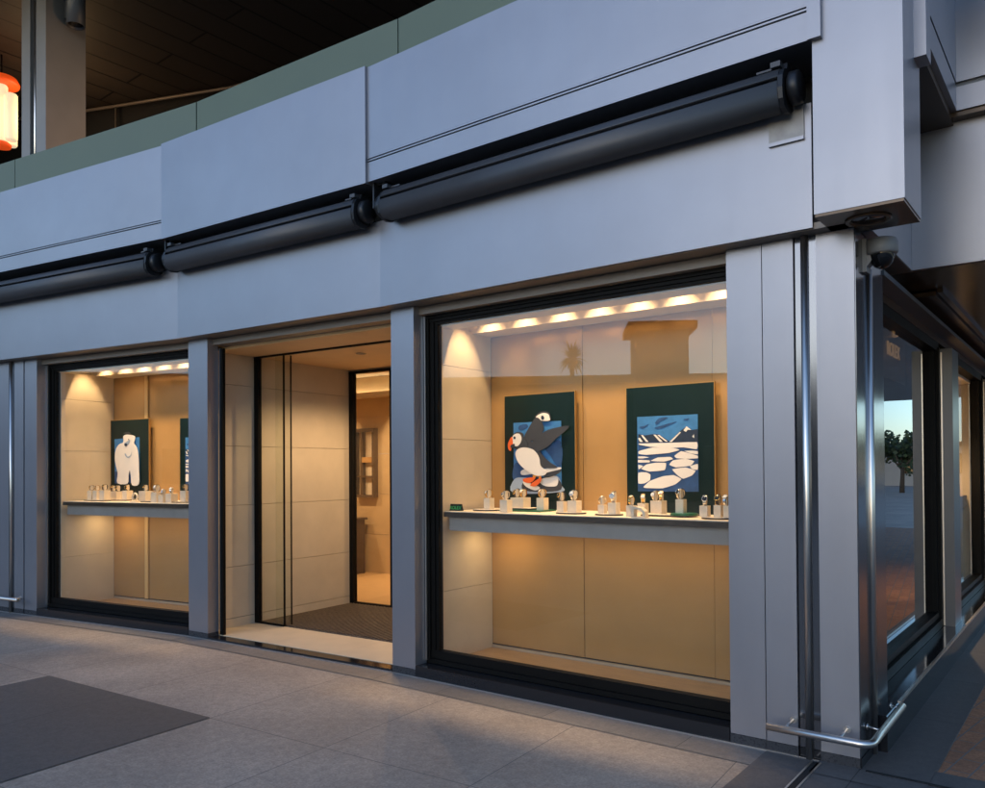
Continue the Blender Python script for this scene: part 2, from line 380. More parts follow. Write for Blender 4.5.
# ---- upper fascia panels (over the awnings); facets 1 and 3 have a reveal line near the foot
for f, x0, x1 in (('1', 0.0, 3.335 - 0.012 - G), ('3', -0.014 + G, 3.6), ('3', 3.606, 6.5)):
    bp_('upper_fascia', 'alu', (x0, x1, -0.12, N_UP, 3.862, Z_TOP), f, 0.005)
    bp_('upper_fascia', 'alu', (x0, x1, -0.12, N_UP, Z_UP, 3.832), f, 0.005)
    bp_('reveal_strip', 'alu_dark', (x0 + 0.004, x1 - 0.004, -0.10, N_UP - 0.018, 3.832, 3.845), f)
    bp_('reveal_lip', 'alu', (x0 + 0.004, x1 - 0.004, -0.10, N_UP - 0.004, 3.845, 3.855), f)
bp_('upper_fascia', 'alu', (-0.014 + G, 2.507 - 0.014 - G, -0.12, N_UP + 0.022, Z_UP - 0.012, Z_TOP + 0.004), '2', 0.003)
# ---- recess behind the awnings
for f, x0, x1 in (('1', 0.02, 3.33), ('2', 0.0, 2.50), ('3', 0.0, 6.5)):
    bp_('awning_recess', 'void', (x0, x1, -0.22, -0.16, Z_LOW, Z_UP), f)
# ---- sage coping band above the panels
for f, x0, x1 in (('1', -0.6, 3.338), ('2', 0.003, 2.508), ('3', 0.003, 2.9), ('3', 2.906, 6.5)):
    bp_('parapet_band', 'green_band', (x0, x1 - 0.004, -0.16, -0.10, 4.3, 5.09), f, 0.003)
# ---- soffit under the lower fascia
for f, x0, x1, y1 in (('1', 0.02, 3.33, 0.10), ('2', 0.0, 2.50, 0.10), ('3', 0.0, 6.5, 0.10)):
    bp_('soffit', 'soffit', (x0, x1, -0.13, y1, Z_SOF - 0.004, Z_SOF + 0.03), f)
# lintels behind the soffit: metal strip, then a dark strip
for f, x0, x1 in (('1', 0.681, 3.097), ('2', 0.0, 2.222), ('3', 0.0, 2.337)):
    bp_('lintel', 'soffit', (x0, x1, -0.30, -0.055, 2.725, 2.782), f)
# ---- pilasters
def pilaster(f, segs, y_in, z0=0.0, z1=2.784, mat='alu'):
    """segs: (x0,x1,y_front) panels"""
    for x0, x1, yf in segs:
        p = bp_('pilaster', mat, (x0 + 0.0015, x1 - 0.0015, y_in, yf, 0.061, z1), f, 0.004)
        b = box('pilaster_base', 'basegran', (x0, x1, y_in, yf + 0.002, 0.0, 0.059), p)
        b.matrix_parent_inverse = Matrix.Identity(4)
pilaster('1', [(0.479, 0.681, 0.0), (0.307, 0.476, 0.004), (0.194, 0.305, -0.022), (-0.0, 0.192, 0.004)], -0.40)
pilaster('1', [(3.097, 3.337, 0.0)], -0.145)
pilaster('2', [(2.222, 2.507, 0.0)], -0.12)
pilaster('3', [(2.337, 2.555, 0.0), (2.575, 2.745, 0.0), (2.555, 2.575, -0.012), (2.747, 2.842, -0.022), (2.844, 3.3, 0.0), (3.3, 6.5, 0.0)], -0.145)
# solid wall behind pilasters so that no light leaks
bp_('core_wall', 'stone2', (3.05, 3.33, -0.95, -0.147, 0, 2.78), '1')
bp_('core_wall', 'stone2', (2.42, 2.50, -2.06, -0.16, 0, 2.78), '2')
bp_('core_wall', 'stone2', (2.30, 6.5, -1.2, -0.16, 0, 2.78), '3')
# ---- terrace slab over the shop
tp = [FR['1'] @ Vector((0.0, -0.22, 0)), FR['1'] @ Vector((3.33, -0.22, 0)), FR['2'] @ Vector((2.5, -0.22, 0)), FR['3'] @ Vector((6.5, -0.22, 0)), FR['3'] @ Vector((6.5, -9, 0)), FR['1'] @ Vector((0, -11, 0))]
part(MB().prism([(p.x, p.y) for p in tp], 'z', 3.9, 4.25), 'terrace_slab', 'stone2', 'W')
part(MB().prism([(p.x, p.y) for p in tp], 'z', 3.02, 3.08), 'floor_slab', 'void', 'W')

# ---- display windows
def display_window(f, x0, x1, wall_x, wall_x2, seams, nb=-0.85):
    """x0..x1 opening between pilasters; the stone wall stands at wall_x (far end) and wall_x2 (near end)"""
    # black frame in three steps
    fr = MB()
    for (a, yb, yf, zt, zb) in ((0.035, -0.20, -0.125, 2.715, 0.10), (0.075, -0.20, -0.140, 2.690, 0.13), (0.105, -0.20, -0.152, 2.662, 0.19)):
        fr.box(x1 - a, x1 - (a - 0.035 if a > 0.04 else 0.004), yb, yf, 0.09, 2.73)
    fr.box(x0 + 0.004, x0 + 0.045, -0.20, -0.145, 0.09, 2.73)
    fr.box(x0 + 0.004, x1 - 0.004, -0.20, -0.120, 2.700, 2.728)
    fr.box(x0 + 0.004, x1 - 0.004, -0.20, -0.136, 2.676, 2.699)
    fr.box(x0 + 0.004, x1 - 0.004, -0.20, -0.150, 2.655, 2.675)
    fr.box(x0 + 0.004, x1 - 0.004, -0.20, -0.120, 0.092, 0.125)
    fr.box(x0 + 0.004, x1 - 0.004, -0.20, -0.138, 0.126, 0.188)
    win = part(fr, 'display_window', 'black', f)
    # bright reveal strip beside the far pilaster
    box('reveal_strip', 'chrome', (x1 - 0.016, x1 - 0.004, -0.119, -0.108, 0.11, 2.72), win)
    si = MB().box(x0 + 0.004, x1 - 0.002, -0.20, 0.004, 0.0, 0.088)
    si.bevel(0.006).build('sill', 'granite', win)
    box('glass_pane', 'glass', (x0 + 0.03, x1 - 0.06, -0.178, -0.166, 0.15, 2.69), win)
    # interior
    wl = MB(); z = 0.087
    for zt in (0.62, 1.20, 1.79, 2.36, 2.66):
        wl.box(wall_x, wall_x + 0.03, nb + 0.001, -0.201, z, zt - 0.003); z = zt
    wl.build('side_wall', 'stone', win)
    box('side_wall', 'stone', (wall_x2 - 0.03, wall_x2, nb + 0.001, -0.201, 0.087, 2.66), win)
    bw = MB(); xs = [wall_x2] + sorted(seams) + [wall_x]
    for i, (a, b) in enumerate(zip(xs, xs[1:])):
        bw.box(a + 0.002, b - 0.002, nb - 0.03, nb - (0.004 if i % 2 else 0.0), 0.12, 2.66)
    bw.build('back_panel', 'gold', win)
    box('back_void', 'void', (wall_x2 - 0.05, wall_x + 0.05, nb - 0.10, nb - 0.035, 0.0, 3.02), win)
    box('skirting', 'trim', (wall_x2, wall_x, nb - 0.02, nb + 0.012, 0.088, 0.108), win)
    box('display_floor', 'oak', (wall_x2, wall_x, nb - 0.02, -0.201, 0.03, 0.087), win)
    ce = MB()
    ce.box(wall_x2 - 0.05, wall_x + 0.05, -0.36, -0.19, 2.645, 2.975)
    ce.box(wall_x2 - 0.05, wall_x + 0.05, nb - 0.03, -0.60, 2.645, 2.975)
    ce.box(wall_x2 - 0.05, wall_x + 0.05, -0.61, -0.35, 2.945, 2.975)
    ce.build('display_ceiling', 'ceil', win)
    return win
W1 = display_window('1', 0.681, 3.097, 3.02, 0.71, [1.11, 2.14])
W3 = display_window('3', 0.0, 2.337, 2.22, 0.06, [1.05, 1.62])

xs_, _ = pl('3', 147.5, 450, -0.85)
box('corner_strip', 'honey', (xs_ - 0.02, xs_ + 0.03, -0.849, -0.835, 0.12, 2.645), W3)  # bright colour stands in for a lit slit between the back panels
# ---- entrance between the display windows
SW, ZC, ND, NI = 2.40, 2.70, -0.70, -2.06
wl = MB(); z = 0.03
for zt in (0.12, 0.62, 1.22, 1.80, 2.40, 2.72):
    wl.box(SW, SW + 0.02, -2.08, -0.115, z, zt - 0.004); z = zt
E2 = part(wl, 'entrance_wall', 'stone2', '2')
wr = MB(); wr.box(-0.05, -0.02, -2.4, -0.145, 0.03, 2.72); wr.build('vestibule_wall', 'stone2', E2)
box('vestibule_ceiling', 'ceil_warm', (-0.05, SW + 0.05, -2.4, -0.20, ZC, 2.80), E2)
box('threshold', 'granite', (0.0, 2.222, -0.115, 0.004, 0.0, 0.026), E2)
st = MB()
for a, b in ((0.0, 0.72), (0.722, 1.52), (1.522, SW)): st.box(a, b, -0.70, -0.117, 0.0, 0.030)
st.build('stone_floor', 'stone', E2)
box('stone_floor', 'stone', (-0.1, SW + 0.02, -2.10, -0.702, 0.0, 0.022), E2)
box('door_jamb', 'black', (SW - 0.24, SW - 0.205, -0.15, -0.118, 0.03, 2.70), E2)
box('door_jamb', 'alu_side', (SW - 0.203, SW - 0.185, -0.15, -0.122, 0.03, 2.70), E2)
box('door_track', 'black', (0.0, SW, ND - 0.02, ND + 0.02, ZC - 0.014, ZC - 0.001), E2)
# open sliding leaf parked against the far wall
sl = bp_('sliding_door', 'glass_green', (1.99, SW - 0.065, ND - 0.012, ND + 0.004, 0.05, ZC - 0.015), '2')
def sub(b, name, mat): 
    o = box(name, mat, b, sl); return o
sub((SW - 0.065, SW - 0.004, ND - 0.025, ND + 0.02, 0.035, ZC - 0.015), 'door_stile', 'black')
sub((1.983, 1.99, ND - 0.014, ND + 0.006, 0.05, ZC - 0.015), 'door_edge', 'black')
sub((1.99, SW - 0.065, ND - 0.018, ND + 0.010, 0.030, 0.049), 'door_rail', 'black')
fx = bp_('fixed_pane', 'glass_green', (1.935, 2.15, ND - 0.052, ND - 0.040, 0.05, ZC - 0.015), '2')
box('pane_edge', 'black', (1.930, 1.935, ND - 0.054, ND - 0.038, 0.05, ZC - 0.015), fx)
box('door_hinge', 'black', (0.02, 0.10, ND - 0.03, ND + 0.03, ZC - 0.06, ZC - 0.015), E2)
# inner door
idr = MB()
idr.box(SW - 0.055, SW - 0.002, NI - 0.05, NI + 0.02, 0.022, 2.685); idr.box(SW - 0.70, SW - 0.055, NI - 0.04, NI + 0.01, 2.66, 2.685)
idr.box(1.775, 1.795, NI - 0.04, NI + 0.01, 0.022, 2.66); idr.box(1.795, SW - 0.055, NI - 0.04, NI + 0.01, 0.022, 0.05)
idf = part(idr, 'inner_door', 'black', '2')
box('door_glass', 'glass', (-0.02, SW - 0.055, NI - 0.022, NI - 0.010, 0.05, 2.66), idf)
box('transom_wall', 'ceil', (-0.02, SW + 0.04, NI - 0.06, NI - 0.022, 2.685, ZC), E2)
# ---- sales room behind
NBK = -4.3
rw = MB(); z = 0.0
for zt in (0.6, 1.2, 1.8, 2.35, 2.96): rw.box(-1.5, 5.4, NBK - 0.1, NBK, z, zt - 0.004); z = zt
R_ = part(rw, 'sales_room_wall', 'tan', '2')
box('room_wall', 'tan', (5.4, 5.5, NBK, -2.1, 0, 2.96), R_); box('room_wall', 'tan', (-1.6, -1.5, NBK, -2.15, 0, 2.96), R_)
box('room_wall', 'tan', (SW + 0.02, 5.5, -2.10, -2.06, 0, 2.96), R_); box('room_wall', 'tan', (-1.6, -0.02, -2.2, -2.12, 0, 2.96), R_)
box('room_floor', 'oak', (-1.5, 5.4, NBK, -2.10, -0.02, 0.02), R_)
box('room_ceiling', 'ceil', (-1.5, 5.4, NBK, -2.1, 2.96, 3.0), R_)
box('cove_ledge', 'ceil', (-1.5, 5.4, NBK, NBK + 0.16, 2.64, 2.67), R_)
box('cove_lip', 'ceil', (-1.5, 5.4, NBK + 0.14, NBK + 0.16, 2.671, 2.71), R_)
box('cove_light', 'spot', (3.0, 5.2, NBK + 0.05, NBK + 0.08, 2.672, 2.69), R_)
# ---- corner pier cladding (square box hung over the corner)
cp = bp_('corner_cladding', 'alu', (-0.29, 0.115, -0.12, 0.30, 2.80, 6.6), '1', 0.005)
bp_('cladding_base', 'bronze', (-0.286, 0.111, -0.116, 0.296, 2.786, 2.80), '1')
bp_('cladding_trim', 'alu', (0.066, 0.130, 0.29, 0.335, 3.66, 6.6), '1', 0.005)
bp_('cladding_trim', 'alu', (-0.10, 0.03, 0.27, 0.345, 3.56, 6.6), 'S', 0.003)
bp_('cover_plate', 'plate', (0.207, 0.388, N_LOW, N_LOW + 0.010, 3.275, 3.46), '1', 0.002)
bp_('cover_plate_lip', 'alu', (0.207, 0.388, N_LOW, N_LOW + 0.018, 3.255, 3.273), '1')
# ---- side street front
def side(name, mat, t0, t1, y0, y1, z0, z1, bev=0.0): return bp_(name, mat, (-t1, -t0, y0, y1, z0, z1), 'S', bev)
def side_pier(t0, t1):
    p = side('pilaster', 'alu_pier', t0, t1, -0.145, 0.0, 0.205, 2.55, 0.003)
side('side_cladding', 'alu_side', 0.006, 0.27, -0.30, 0.003, 0.061, 2.784, 0.002)
side('side_cladding', 'alu_side', 0.325, 0.64, -0.30, 0.003, 0.061, 2.784, 0.002)
side('side_cladding', 'alu_dark', 0.27, 0.325, -0.30, -0.03, 0.061, 2.784)
side('pilaster_base', 'granite', 0.004, 0.33, -0.30, 0.006, 0.0, 0.059)
side_pier(3.30, 3.655)
side_pier(6.30, 6.65); side_pier(8.0, 8.4)
side('side_header', 'bronze', 0.64, 12.0, -0.30, -0.098, 2.602, 2.784)
side('header_trim', 'alu_dark', 0.64, 12.0, -0.10, 0.012, 2.66, 2.69)
side('header_trim', 'bronze', 1.9, 12.0, -0.095, 0.09, 2.745, 2.775)
plinth = MB(); plinth.prism([(-0.30, 0.0), (0.062, 0.0), (0.062, 0.200), (0.057, 0.205), (-0.30, 0.205)], 'x', -12.0, -0.33)
part(plinth, 'granite_plinth', 'granite', 'S')
side('plinth_trim', 'chrome', 0.66, 12.0, 0.050, 0.066, 0.192, 0.208)
def side_window(t0, t1, lit):
    f = MB()
    f.box(-t0 - 0.06, -t0, -0.22, -0.10, 0.208, 2.56); f.box(-t1, -t1 + 0.05, -0.22, -0.09, 0.208, 2.56); f.box(-t1 + 0.055, -t1 + 0.11, -0.22, -0.115, 0.208, 2.56)
    f.box(-t1, -t0, -0.22, -0.085, 0.208, 0.275); f.box(-t1, -t0, -0.22, -0.11, 0.28, 0.33)
    f.box(-t1, -t0, -0.22, -0.10, 2.53, 2.60)
    wn = part(f, 'side_window', 'black', 'S')
    box('reveal_strip', 'chrome', (-t1 + 0.0, -t1 + 0.012, -0.085, -0.075, 0.21, 2.52), wn)
    box('glass_pane', 'glass_lit' if lit else 'glass_side', (-t1 + 0.03, -t0 - 0.03, -0.165, -0.153, 0.30, 2.56), wn)
    m = MB(); m.box(-t1 - 0.1, -t0 + 0.1, -0.68, -0.64, 0.2, 2.7); m.box(-t1 - 0.08, -t1 - 0.02, -0.64, -0.20, 0.2, 2.7); m.box(-t0 + 0.02, -t0 + 0.08, -0.64, -0.20, 0.2, 2.7)
    m.build('back_panel', 'stone' if lit else 'bronze', wn)
    box('display_ceiling', 'ceil' if lit else 'bronze', (-t1 - 0.1, -t0 + 0.1, -0.68, -0.20, 2.50, 2.60), wn)
    box('display_floor', 'ceil' if lit else 'bronze', (-t1 - 0.1, -t0 + 0.1, -0.68, -0.20, 0.2, 0.26), wn)
    if lit: box('display_shelf', 'apron', (-t1 + 0.02, -t0 - 0.02, -0.63, -0.26, 1.09, 1.22), wn)
    return wn
SW1 = side_window(0.64, 3.30, False)
SW2 = side_window(3.655, 6.30, True)
SW3 = side_window(6.65, 8.0, True)
side('core_wall', 'void', 0.3, 12.0, -0.74, -0.70, 0.0, 2.86)
# side fascia and the wall that turns out over the street
side('side_fascia', 'alu', 0.10, 1.20, -0.2, 0.06, Z_SOF, Z_LOW, 0.002)
side('side_fascia', 'alu', 0.10, 1.10, -0.2, 0.33, 3.862, 6.6, 0.002)
side('side_fascia', 'alu', 0.10, 1.10, -0.2, 0.33, Z_UP, 3.84, 0.002)
side('reveal_strip', 'void', 0.10, 1.10, -0.2, 0.315, 3.84, 3.862)
bp_('return_wall', 'alu', (-1.60, -1.206, -0.1, 5.0, Z_SOF, 3.66), 'S', 0.002)
bp_('return_wall', 'alu', (-1.60, -1.104, -0.1, 5.0, 3.862, 6.6), 'S', 0.002)
bp_('return_wall', 'alu', (-1.60, -1.104, -0.1, 5.0, Z_UP, 3.832), 'S', 0.002)
bp_('reveal_strip', 'alu_dark', (-1.60, -1.125, -0.1, 5.0, 3.832, 3.862), 'S')
bp_('soffit_slab', 'bronze', (-1.60, -1.12, -0.1, 5.0, 3.661, 3.689), 'S')
bp_('soffit_slab', 'bronze', (-1.30, -0.10, -0.2, 0.30, 3.64, 3.688), 'S')
bp_('soffit_slab', 'bronze', (-12.0, -1.25, -0.15, 5.0, Z_SOF - 0.003, Z_SOF + 0.05), 'S')
bp_('soffit_slab', 'soffit', (-1.25, -0.64, -0.15, 0.055, Z_SOF - 0.003, Z_SOF + 0.02), 'S')
bp_('soffit_trim', 'bronze', (-12.0, -1.9, 0.10, 0.135, Z_SOF - 0.028, Z_SOF - 0.004), 'S')
# gold sign on the dark upper glass of the side window
def text_mesh(txt, size, depth):
    cu = bpy.data.curves.new('txt', 'FONT'); cu.body = txt; cu.size = size; cu.extrude = depth; cu.align_x = 'CENTER'
    o = bpy.data.objects.new('txt', cu); COL.objects.link(o)
    dg = bpy.context.evaluated_depsgraph_get(); me = bpy.data.meshes.new_from_object(o.evaluated_get(dg))
    bpy.data.objects.remove(o); return me
def crown_mb(cx, cz, s, y):
    m = MB()
    pts = [(-0.5, 0.0), (0.5, 0.0), (0.95, 0.95), (0.45, 0.45), (0.30, 1.25), (0.10, 0.5), (0.0, 1.5), (-0.10, 0.5), (-0.30, 1.25), (-0.45, 0.45), (-0.95, 0.95)]
    m.prism([(cx + a * s, cz + b * s) for a, b in pts], 'y', y, y + 0.004)
    for a, b in ((0.95, 0.98), (0.30, 1.28), (0, 1.55), (-0.30, 1.28), (-0.95, 0.98)):
        m.lathe([(0, -0.1 * s), (0.1 * s, 0), (0, 0.1 * s)], cx + a * s, y + 0.002, cz + b * s, 8)
    m.lathe([(0.5 * s, -0.18 * s), (0.55 * s, -0.1 * s), (0.5 * s, -0.02 * s)], cx, y + 0.002, cz, 12)
    return m

# ---- the curved front carries on to the left, outside the picture
o_, a_ = FR['3'] @ Vector((6.5, 0, 0)), A3
for k in range(9):
    a_ += 0.095
    FR['N'] = _fr(o_, _d(a_), _n(a_))
    wing = bp_('curved_wing', 'alu', (0, 2.7, -1.2, 0.05, 0, 2.79), 'N', 0.003)
    box('fascia_panel', 'alu', (0, 2.69, -1.0, 0.16, 2.80, 4.57), wing)
    box('upper_wall', 'alu_dark', (0, 2.7, -1.2, -0.4, 4.571, 8.5), wing)
    o_ = FR['N'] @ Vector((2.7, 0, 0))
# ---- upper storey: pier, back wall, ceiling
UP = thing('upper_storey', 'shaded upper terrace with pale square pier under a dark plank ceiling', 'terrace')
def upart(mb, name, mat, f):
    o = mb.build(name, mat, None, f); o.parent = UP; return o
cpoly = [FR['1'] @ Vector((0.6, 0.1, 0)), FR['1'] @ Vector((3.33, 0.1, 0)), FR['2'] @ Vector((0.6, 1.0, 0)), FR['2'] @ Vector((2.5, 1.6, 0)), FR['3'] @ Vector((9, 1.8, 0)), Vector((-16, 18, 0)), Vector((-3, 18, 0)), Vector((4, 9, 0))]
FR['K'] = Matrix.Rotation(radians(50.9), 4, 'Z')
ki = FR['K'].inverted()
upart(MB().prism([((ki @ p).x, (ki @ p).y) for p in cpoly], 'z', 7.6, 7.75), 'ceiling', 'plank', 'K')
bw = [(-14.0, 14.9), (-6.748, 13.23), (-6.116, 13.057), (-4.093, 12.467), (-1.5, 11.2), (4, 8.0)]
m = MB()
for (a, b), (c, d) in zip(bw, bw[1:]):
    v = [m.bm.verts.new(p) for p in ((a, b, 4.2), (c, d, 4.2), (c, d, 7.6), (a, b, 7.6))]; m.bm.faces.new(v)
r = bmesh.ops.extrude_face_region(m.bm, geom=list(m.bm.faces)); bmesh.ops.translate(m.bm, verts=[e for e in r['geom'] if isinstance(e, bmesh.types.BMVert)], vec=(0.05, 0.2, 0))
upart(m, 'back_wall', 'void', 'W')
m = MB(); m.tube([(a + 0.03, b - 0.12, 7.53) for a, b in bw], 0.025, 8); upart(m, 'ceiling_track', 'soffit', 'W')
m = MB(); m.tube([(-6.116, 12.95, 4.2), (-6.116, 12.95, 7.55)], 0.02, 8); upart(m, 'back_wall_mullion', 'soffit', 'W')
pm_ = MB()
pm_.box(3.12, 3.31, -1.12, -0.60, 4.2, 7.6); pm_.box(3.43, 3.60, -1.12, -0.60, 4.2, 7.6); pm_.box(3.312, 3.428, -1.12, -0.66, 4.2, 7.6)
upart(pm_.bevel(0.004), 'pier', 'pier_up', '3')
m = MB(); m.tube([(3.37, -0.63, 4.2), (3.37, -0.63, 7.6)], 0.018, 10); upart(m, 'pier_rod', 'chrome', '3')

# ================================================================== AWNINGS
def awning(f, x0, x1, label):
    a = thing('awning', label, 'awning', f, ((x0 + x1) / 2, 0.2, 3.5), 0, 'rolled up awnings over the windows')
    h = (x1 - x0) / 2
    cov = smooth_open([(-0.10, 0.105), (-0.02, 0.104), (0.045, 0.100), (0.080, 0.080), (0.101, 0.042)], 5) + [(0.100, 0.038), (0.06, 0.038), (-0.10, 0.03)]
    bar = smooth_open([(0.104, 0.018), (0.110, 0.008), (0.113, -0.030), (0.108, -0.066), (0.090, -0.096), (0.062, -0.111), (0.020, -0.114), (-0.02, -0.108), (-0.05, -0.088)], 4) + [(-0.06, 0.005), (0.07, 0.012)]
    for nm, pr in (('awning_cover', cov), ('front_bar', bar)):
        mb = MB().prism(pr, 'x', -h + 0.03, h - 0.03)
        for fc in mb.bm.faces: fc.smooth = len(fc.verts) == 4
        for ed in mb.bm.edges: ed.smooth = len(ed.link_faces) < 2 or ed.calc_face_angle(0) < 0.6
        o = mb.build(nm, 'awn', a)
    for sgn in (-1, 1):
        arm = [(-0.11, 0.13), (0.02, 0.135), (0.03, 0.10), (0.07, 0.085), (0.10, 0.045), (0.11, -0.02), (0.10, -0.075), (0.07, -0.11), (0.02, -0.122), (-0.03, -0.115), (-0.11, -0.06)]
        m = MB().prism(arm, 'x', sgn * (h - 0.03), sgn * (h - 0.005)).bevel(0.004)
        m.build('end_bracket', 'awn_dark', a)
        m = MB().box(sgn * (h - 0.075), sgn * (h - 0.025), -0.02, 0.075, 0.105, 0.132).bevel(0.006)
        m.box(sgn * (h - 0.16), sgn * (h - 0.07), 0.02, 0.035, 0.112, 0.122)
        m.build('mounting_clip', 'awn', a)
        R = Matrix.Rotation(radians(90), 3, 'Y')
        MB().lathe([(0, 0), (0.075, 0), (0.085, 0.01), (0.085, 0.05), (0.07, 0.06), (0, 0.06)], sgn * (h + 0.03) - 0.03, 0.0, 0.0, 24, R).build('roller_end', 'awn_dark', a)
    return a
awning('1', 0.255, 3.17, 'longest charcoal rolled awning above the right display window with puffin board')
awning('2', 0.09, 2.45, 'charcoal rolled awning above the entrance, middle of the three awnings')
awning('3', 0.20, 3.55, 'charcoal rolled awning at left edge above the window with white bear')
for f, x, lab in (('1', 3.25, 'black bracket between the right awning and the entrance awning'), ('2', 2.49, 'black bracket between the entrance awning and the left awning')):
    b_ = thing('awning_bracket', lab, 'bracket', f, (x, 0.0, 3.5), 0, 'brackets between awnings')
    MB().prism([(-0.16, 0.21), (0.235, 0.20), (0.235, 0.0), (0.13, -0.06), (-0.16, -0.06)], 'x', 0.02, 0.035).build('side_plate', 'awn_dark', b_)
    MB().box(-0.065, 0.02, -0.14, 0.14, -0.06, 0.19).build('box_body', 'void', b_)
    MB().box(-0.065, 0.06, 0.10, 0.2, 0.175, 0.19).build('top_plate', 'awn_dark', b_)

# ================================================================== LAMPS
def downlight(f, x, y, z, power, size, label, group, disc=0.036, col=(1.0, 0.67, 0.36), tilt=(0, 0), lens='spot', blend=0.6):
    t = thing('downlight', label, 'lamp', f, (x, y, z), 0, group)
    MB().lathe([(disc * 0.62, -0.002), (disc, -0.002), (disc, -0.008), (disc * 0.78, -0.010), (disc * 0.62, -0.004)], 0, 0, 0, 20).build('ring', 'trim', t)
    MB().lathe([(0, -0.0035), (disc * 0.62, -0.0035), (disc * 0.62, -0.001), (0, -0.001)], 0, 0, 0, 20).build('lens', lens, t)
    if power: spot_light(t, (0, 0, -0.025), power, size, blend, col, tilt)
    return t
LAMPS1 = (2.82, 2.49, 2.15, 1.84, 1.53, 1.22, 0.93)
LAMPS3 = (2.02, 1.68, 1.38, 1.06, 0.74, 0.42)
KW = dict(zip('abcdefg', ['farthest left', 'second from left', 'third from left', 'fourth from left', 'fifth from left', 'sixth from left', 'farthest right']))
for k, x in enumerate(LAMPS1):
    downlight('1', x, -0.462, 2.945, 28, 76, 'small warm recessed lamp in the right window ceiling, %s of seven' % list(KW.values())[k], 'lamps in the right window ceiling', tilt=(0, 0), blend=0.6)
for k, x in enumerate(LAMPS3):
    downlight('3', x, -0.462, 2.945, 28, 76, 'small warm recessed lamp in the left window ceiling, %s of six' % ['farthest left', 'second from left', 'third from left', 'fourth from left', 'fifth from left', 'farthest right'][k], 'lamps in the left window ceiling', tilt=(0, 0), blend=0.6)
downlight('2', 1.35, -1.12, ZC, 30, 145, 'recessed ceiling lamp above the entrance mat nearer the street', 'entrance ceiling lamps', 0.05, lens='cam_white')
downlight('2', 1.40, -1.72, ZC, 30, 145, 'recessed ceiling lamp above the entrance mat nearer the inner door', 'entrance ceiling lamps', 0.05, lens='cam_white')
for k, (x, lab) in enumerate(((4.75, 'warm lamp in the sales room ceiling lighting the wall above framed niche'), (3.4, 'warm lamp in the sales room ceiling behind the inner door'), (1.6, 'warm lamp in the sales room ceiling right of the inner door'))):
    downlight('2', x, -4.0, 2.958, 60, 80, lab, 'sales room lamps', 0.05)
    spot_light(bpy.data.objects[sorted(o.name for o in bpy.data.objects if o.name.startswith('downlight'))[-1]], (0, 0.9, -0.30), 45, 150, 0.8)
for f, x, y, lab in (('S', -5.3, -0.42, 'warm lamp in the lit side street window nearest the corner'), ('S', -7.3, -0.42, 'warm lamp in the lit side street window farther along')):
    downlight(f, x, y, 2.50, 70, 120, lab, 'side window lamps')
t = thing('pier_downlight', 'large round recessed lamp under the square corner cladding', 'lamp', '1', (-0.09, 0.10, 2.786))
MB().lathe([(0.078, 0.0), (0.105, 0.0), (0.108, -0.006), (0.10, -0.010), (0.082, -0.006), (0.078, 0.0)], 0, 0, 0, 36).build('ring', 'bronze', t)
MB().lathe([(0, -0.001), (0.078, -0.001), (0.078, 0.0), (0, 0.0)], 0, 0, 0, 36).build('lens', 'alu_side', t)

# ================================================================== SECURITY CAMERA, RODS, RAILS
t = thing('security_camera', 'grey dome security camera on a wall arm under the corner cladding', 'security camera', 'S', (-0.20, 0.003, 2.655))
MB().box(-0.042, 0.042, 0.0, 0.02, -0.07, 0.105).bevel(0.008, 3).build('wall_plate', 'cam_white', t)
arm = MB()
arm.prism([(0.012, 0.10), (0.012, -0.05), (0.03, -0.03), (0.05, 0.0), (0.075, 0.02), (0.11, 0.025), (0.11, 0.10), (0.09, 0.105)], 'x', -0.035, 0.035)
arm.bevel(0.010, 3); arm.build('arm', 'cam_white', t)
MB().lathe([(0, 0.104), (0.05, 0.104), (0.072, 0.096), (0.080, 0.078), (0.080, 0.026), (0.073, 0.017), (0, 0.017)], -0.004, 0.086, 0, 40).build('housing', 'cam_white', t)
MB().lathe([(0.062, 0.018), (0.060, 0.0), (0.052, -0.025), (0.036, -0.045), (0.015, -0.056), (0, -0.058)], -0.004, 0.086, 0, 40).build('dome', 'cam_dome', t)
def rod(f, x, y, z0, z1, r, label):
    o = MB().tube([(0, 0, z0), (0, 0, z1)], r, 16)
    o = o.build('downpipe', 'chrome'); o.matrix_world = FR[f] @ Matrix.Translation((x, y, 0))
    return tag(o, label, 'pipe', 'steel rods on the piers')
rod('1', 0.250, 0.004, 0.005, 2.783, 0.019, 'thin steel rod in the groove of the corner pier facing the plaza')
rod('S', -0.28, 0.006, 0.005, 2.62, 0.019, 'thin steel rod below the dome camera on the side of corner pier')
rod('3', 2.80, 0.002, 0.005, 2.783, 0.017, 'thin steel rod in the groove of the pier at left edge')
def rail(f, pts, stands, label):
    o = thing('bumper_rail', label, 'rail', f, (0, 0, 0), 0, 'low steel bumper rails')
    # round the corner with arcs
    P = []
    for i, p in enumerate(pts):
        p = Vector(p)
        if 0 < i < len(pts) - 1:
            a, b = Vector(pts[i - 1]), Vector(pts[i + 1]); r = 0.07
            q0, q1 = p + (a - p).normalized() * r, p + (b - p).normalized() * r
            for k in range(9):
                u = k / 8; P.append(q0 * (1 - u) ** 2 + p * 2 * u * (1 - u) + q1 * u * u)
        else: P.append(p)
    MB().tube(P, 0.0195, 16).build('rail', 'chrome', o)
    for a, b in stands: 
        m = MB().tube([a, b], 0.007, 8); bb = Vector(b); aa = Vector(a)
        m.tube([bb, bb - (bb - aa).normalized() * 0.008], 0.018, 12)
        m.build('stay', 'chrome', o)
    return o
zr = 0.185
